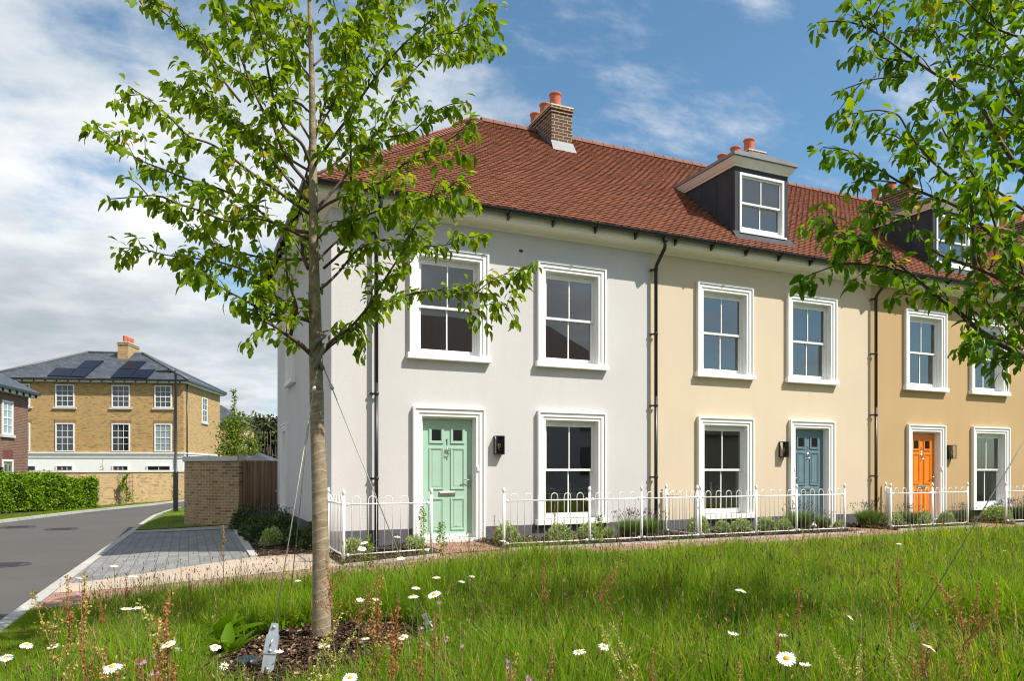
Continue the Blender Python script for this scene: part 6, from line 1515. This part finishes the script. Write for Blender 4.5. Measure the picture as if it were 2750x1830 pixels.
for a in [
  ('hebe', .18, -.75, .34, .26, 'small pale green shrub at the left end of the corner bed behind the railing'), ('hebe', 1.15, -.75, .30, .20, 'low pale green shrub at the door end of the corner bed'), ('hebe', 2.78, -.62, .42, .30, 'pale green shrub at the path end of the bed, right of the sage door'),
  ('hebe', 3.72, -.75, .46, .27, 'pale green mound under the left side of the grey house lower window'), ('hebe', 4.30, -.72, .42, .27, 'pale green mound under the middle of the grey house lower window'), ('hebe', 4.72, -.70, .26, .18, 'smallest pale green mound, under the right side of the grey house lower window'),
  ('lav', 5.22, -.6, .50, .52, 'lavender clump under the right edge of the grey house lower window'), ('lav', 5.72, -.5, .5, .50, 'lavender clump left of the downpipe between grey and cream houses'), ('hebe', 6.75, -.62, .42, .33, 'pale green shrub beside the short railing running to the wall'),
  ('hebe', 7.32, -.60, .30, .22, 'pale green mound at the left side of the cream house lower window'), ('hebe', 7.78, -.62, .40, .25, 'pale green mound under the cream house lower window, second from its left'), ('hebe', 8.42, -.60, .40, .25, 'pale green mound under the right of the cream house lower window'), ('hebe', 8.86, -.62, .34, .22, 'pale green mound between the cream house window and the blue door lamp'),
  ('lav', 9.42, -.5, .62, .58, 'wide lavender clump under the lamp of the slate blue door'), ('lav', 9.85, -.7, .34, .40, 'smaller lavender in front of the slate blue door'), ('hebe', 10.02, -.95, .22, .18, 'tiny pale shrub at the railing end by the slate blue door'), ('lav', 11.45, -.45, .56, .55, 'lavender clump against the cream wall right of the blue door'), ('hebe', 12.05, -.55, .50, .26, 'low spreading shrub at the foot of the downpipe between cream and ochre houses'),
  ('lav', 12.75, -.4, .44, .46, 'lavender clump at the back post of the orange door railing'), ('hebe', 13.0, -.62, .40, .28, 'pale green shrub at the left side of the orange door'), ('hebe', 13.55, -.75, .36, .25, 'small shrub in front of the orange door'), ('lavdark', 14.55, -.45, .52, .44, 'dark green clump right of the orange door behind the bars'),
  ('hebe', 15.55, -.6, .60, .34, 'pale green shrub under the left side of the ochre house lower window'), ('lavdark', 16.2, -.5, .7, .52, 'dark lavender under the middle of the ochre house lower window'), ('lav', 16.95, -.5, .6, .55, 'lavender at the right edge of the photo behind the last railing'),
  ('dark', -.86, 6.3, .62, .50, 'dark green shrub at the foot of the wooden gate'), ('lavdark', -.52, 5.2, .70, .58, 'big dark lavender in the shaded side bed near the gate'), ('lavdark', -.40, 4.2, .66, .60, 'big dark lavender in the middle of the shaded side bed'), ('dark', -.80, 4.3, .60, .34, 'low grey green shrub at the driveway edge of the side bed'), ('dark', -.42, 2.9, .58, .46, 'dark evergreen shrub against the shaded side wall'),
  ('hebe', -.72, 1.75, .42, .30, 'pale variegated shrub at the sunny end of the side bed'), ('dark', -.36, 1.7, .42, .30, 'dark low shrub between the pale one and the house side'), ('dark', -.16, .85, .40, .40, 'dark shrub at the corner of the side bed hidden by the trunk'), ('dark', -.85, 3.2, .5, .3, 'grey green ground shrub mid way along the driveway edging')]:
    shrub(*a)
# loose green weeds growing through the corner railing
for (px, py, dep, lab, h) in ((1135, 1360, 9.9, 'tall leafy weed climbing through the corner railing by the sage door', .5), (1185, 1405, 9.9, 'leafy weed at the last post of the corner railing', .4), (990, 1440, 9.9, 'low leafy weed among the daisies of the corner bed', .25), (1610, 1385, 12.0, 'thin leafy weed beside the middle post of the long railing', .45)):
    p = at(px, py, dep); zg = g1(p[0], p[1]); root = thing('weed', lab, 'weed', (p[0], p[1], zg), 'leafy weeds by the railings'); m = MB(); big = Big(); hh = p[2] - zg
    for i in range(3): m.tube([(p[0] + R.uniform(-.06, .06), p[1], zg), (p[0] + R.uniform(-.05, .05), p[1], zg + hh * R.uniform(.6, 1))], .003, 4)
    m.build('stem', STEMG, root); k = 220; t = RNG.random(k) ** .8; P = np.stack([p[0] + RNG.normal(0, .05, k) * (1.3 - t), p[1] + RNG.normal(0, .04, k), zg + t * hh], 1); leaf_cloud(big, P, .035); big.build('leaves', HEDGEM, root)

# ------------------------------------------------------------------ the row across the green, seen only as a reflection in the panes
op = thing('terraced_house', 'brown roofed terrace across the green, reflected in the upper windows', 'house', (0, -23, 0))
m = MB(); m.box(-12, 22, -32, -23, -.3, 5.6); m.build('wall', W1, op)
m = MB(); m.add([(-12.5, -22.5, 5.5), (22.5, -22.5, 5.5), (22.5, -32.5, 5.5), (-12.5, -32.5, 5.5), (-8, -27.5, 9.9), (18, -27.5, 9.9)], [(0, 1, 5, 4), (1, 2, 5), (2, 3, 4, 5), (3, 0, 4)]); m.build('roof', brickmat('brown_roof_tile', (.10, .062, .045), (.14, .085, .06), (.04, .028, .02), bw=.3, rh=.1, ms=.01), op)
m = MB()
for i in range(7): m.box(-10 + i * 4.6, -8.9 + i * 4.6, -22.99, -22.95, .9, 2.4); m.box(-10 + i * 4.6, -8.9 + i * 4.6, -22.99, -22.95, 3.3, 4.8)
m.build('window', GLASSD, op)
m = MB(); m.box(22.6, 50, -31, -24, -.3, 3.4); m.build('added_low_block', W2, op)  # unseen low block, added so the lower panes mirror less bright sky
m = MB(); m.add([(22.5, -23.6, 3.3), (50, -23.6, 3.3), (50, -31.4, 3.3), (22.5, -31.4, 3.3), (22.5, -27.5, 6.4), (50, -27.5, 6.4)], [(0, 1, 5, 4), (2, 3, 4, 5), (1, 2, 5), (3, 0, 4)]); m.build('added_low_roof', MATS['brown_roof_tile'], op)  # roof of the added block, also there to darken the reflections

# ------------------------------------------------------------------ light, sky, camera
SUN = Vector((.53, -.62, 1.03)).normalized()
EL = math.asin(SUN.z); AZ = math.atan2(SUN.x, SUN.y)
w = bpy.data.worlds.new('World'); S.world = w; w.use_nodes = True; nt = w.node_tree; nt.nodes.clear()
out = nd(nt, 'ShaderNodeOutputWorld'); bg = nd(nt, 'ShaderNodeBackground'); bg.inputs[1].default_value = .125
sky = nd(nt, 'ShaderNodeTexSky'); sky.sky_type = 'NISHITA'; sky.sun_disc = False; sky.sun_elevation = EL; sky.sun_rotation = AZ; sky.air_density = 1.0; sky.dust_density = .7; sky.ozone_density = 1.5
tc = nd(nt, 'ShaderNodeTexCoord'); vec = tc.outputs['Generated']
sep = nd(nt, 'ShaderNodeSeparateXYZ'); nt.links.new(vec, sep.inputs[0])
den = math_(nt, 'ADD', math_(nt, 'MAXIMUM', sep.outputs[2], 0.), .22)
cmb = nd(nt, 'ShaderNodeCombineXYZ'); nt.links.new(math_(nt, 'DIVIDE', sep.outputs[0], den), cmb.inputs[0]); nt.links.new(math_(nt, 'DIVIDE', sep.outputs[1], den), cmb.inputs[1])
def vmap(loc, sc, rot=0):
    mp = nd(nt, 'ShaderNodeMapping'); mp.inputs['Location'].default_value = loc; mp.inputs['Scale'].default_value = sc; mp.inputs['Rotation'].default_value = (0, 0, rot); nt.links.new(cmb.outputs[0], mp.inputs[0]); return mp.outputs[0]
def smooth(v, a, b, c=0., d=1.):
    n = nt.nodes.new('ShaderNodeMapRange'); n.interpolation_type = 'SMOOTHSTEP'; n.inputs[1].default_value = a; n.inputs[2].default_value = b; n.inputs[3].default_value = c; n.inputs[4].default_value = d
    nt.links.new(v, n.inputs[0]); return n.outputs[0]
ROTS = rad(24)
n1 = noise(nt, 1.15, 10, vmap((1.15, 8.6, 0), (1, 1, 1), ROTS), .58); n2 = noise(nt, 3.4, 9, vmap((2.2, 6.4, 0), (1., 1.9, 1), .35), .60); n3 = noise(nt, 1.7, 7, vmap((7.7, 2.2, 0), (1, 1, 1), ROTS), .58)
# the bank of cloud thickens towards the west end of the street and the horizon; thin wisps elsewhere
west = math_(nt, 'ADD', math_(nt, 'MULTIPLY', sep.outputs[0], -CR[0]), math_(nt, 'MULTIPLY', sep.outputs[1], -CR[1]))
south = math_(nt, 'MAXIMUM', math_(nt, 'MULTIPLY', sep.outputs[1], -1.), 0.)
thick = math_(nt, 'ADD', math_(nt, 'ADD', math_(nt, 'MULTIPLY', west, .56), math_(nt, 'MULTIPLY', south, .80)), math_(nt, 'MULTIPLY', sep.outputs[2], -.26))
cov1 = smooth(math_(nt, 'ADD', math_(nt, 'MULTIPLY', n1, 1.35), thick), .615, .83)
cov2 = smooth(n2, .46, .76, 0, .62)
cov = math_(nt, 'SUBTRACT', math_(nt, 'ADD', cov1, cov2), math_(nt, 'MULTIPLY', cov1, cov2))
lit = smooth(math_(nt, 'ADD', math_(nt, 'MULTIPLY', n3, .8), math_(nt, 'MULTIPLY', n2, .3)), .40, .72)
# thick cloud is greyer underneath, thin cloud glows
dense = smooth(math_(nt, 'ADD', math_(nt, 'ADD', n1, thick), math_(nt, 'MULTIPLY', sep.outputs[2], -.35)), .52, .80)
cc = mixc(nt, lit, mixc(nt, dense, (3.5, 3.95, 4.3), (2.6, 2.95, 3.2)), mixc(nt, dense, (5.9, 5.95, 6.0), (4.0, 4.3, 4.5)))
final = mixc(nt, cov, mixc(nt, 1., sky.outputs[0], (.68, .89, .91), 'MULTIPLY'), cc)
nt.links.new(final, bg.inputs[0]); nt.links.new(bg.outputs[0], out.inputs[0])

sl = bpy.data.lights.new('sun', 'SUN'); sl.energy = 4.8; sl.angle = rad(.5); sl.color = (1.0, .94, .84)
so = bpy.data.objects.new('sun', sl); COL.objects.link(so); so.rotation_euler = SUN.to_track_quat('Z', 'Y').to_euler()

cam = bpy.data.cameras.new('camera'); co = bpy.data.objects.new('camera', cam); COL.objects.link(co); S.camera = co
co.location = tuple(CAM); co.rotation_euler = (rad(90), 0, -(math.pi / 2 - TH))
cam.sensor_fit = 'HORIZONTAL'; cam.sensor_width = 36; cam.lens = 36 * F / 2750; cam.shift_x = 0; cam.shift_y = (HY - 915) / 2750
cam.clip_start = .05; cam.clip_end = 3000
S.view_settings.view_transform = 'Standard'; S.view_settings.look = 'None'; S.view_settings.exposure = .5; S.view_settings.gamma = 1
S.cycles.max_bounces = 8; S.cycles.transparent_max_bounces = 16; S.cycles.use_denoising = True; S.cycles.filter_width = 1.15; S.cycles.sample_clamp_indirect = 4
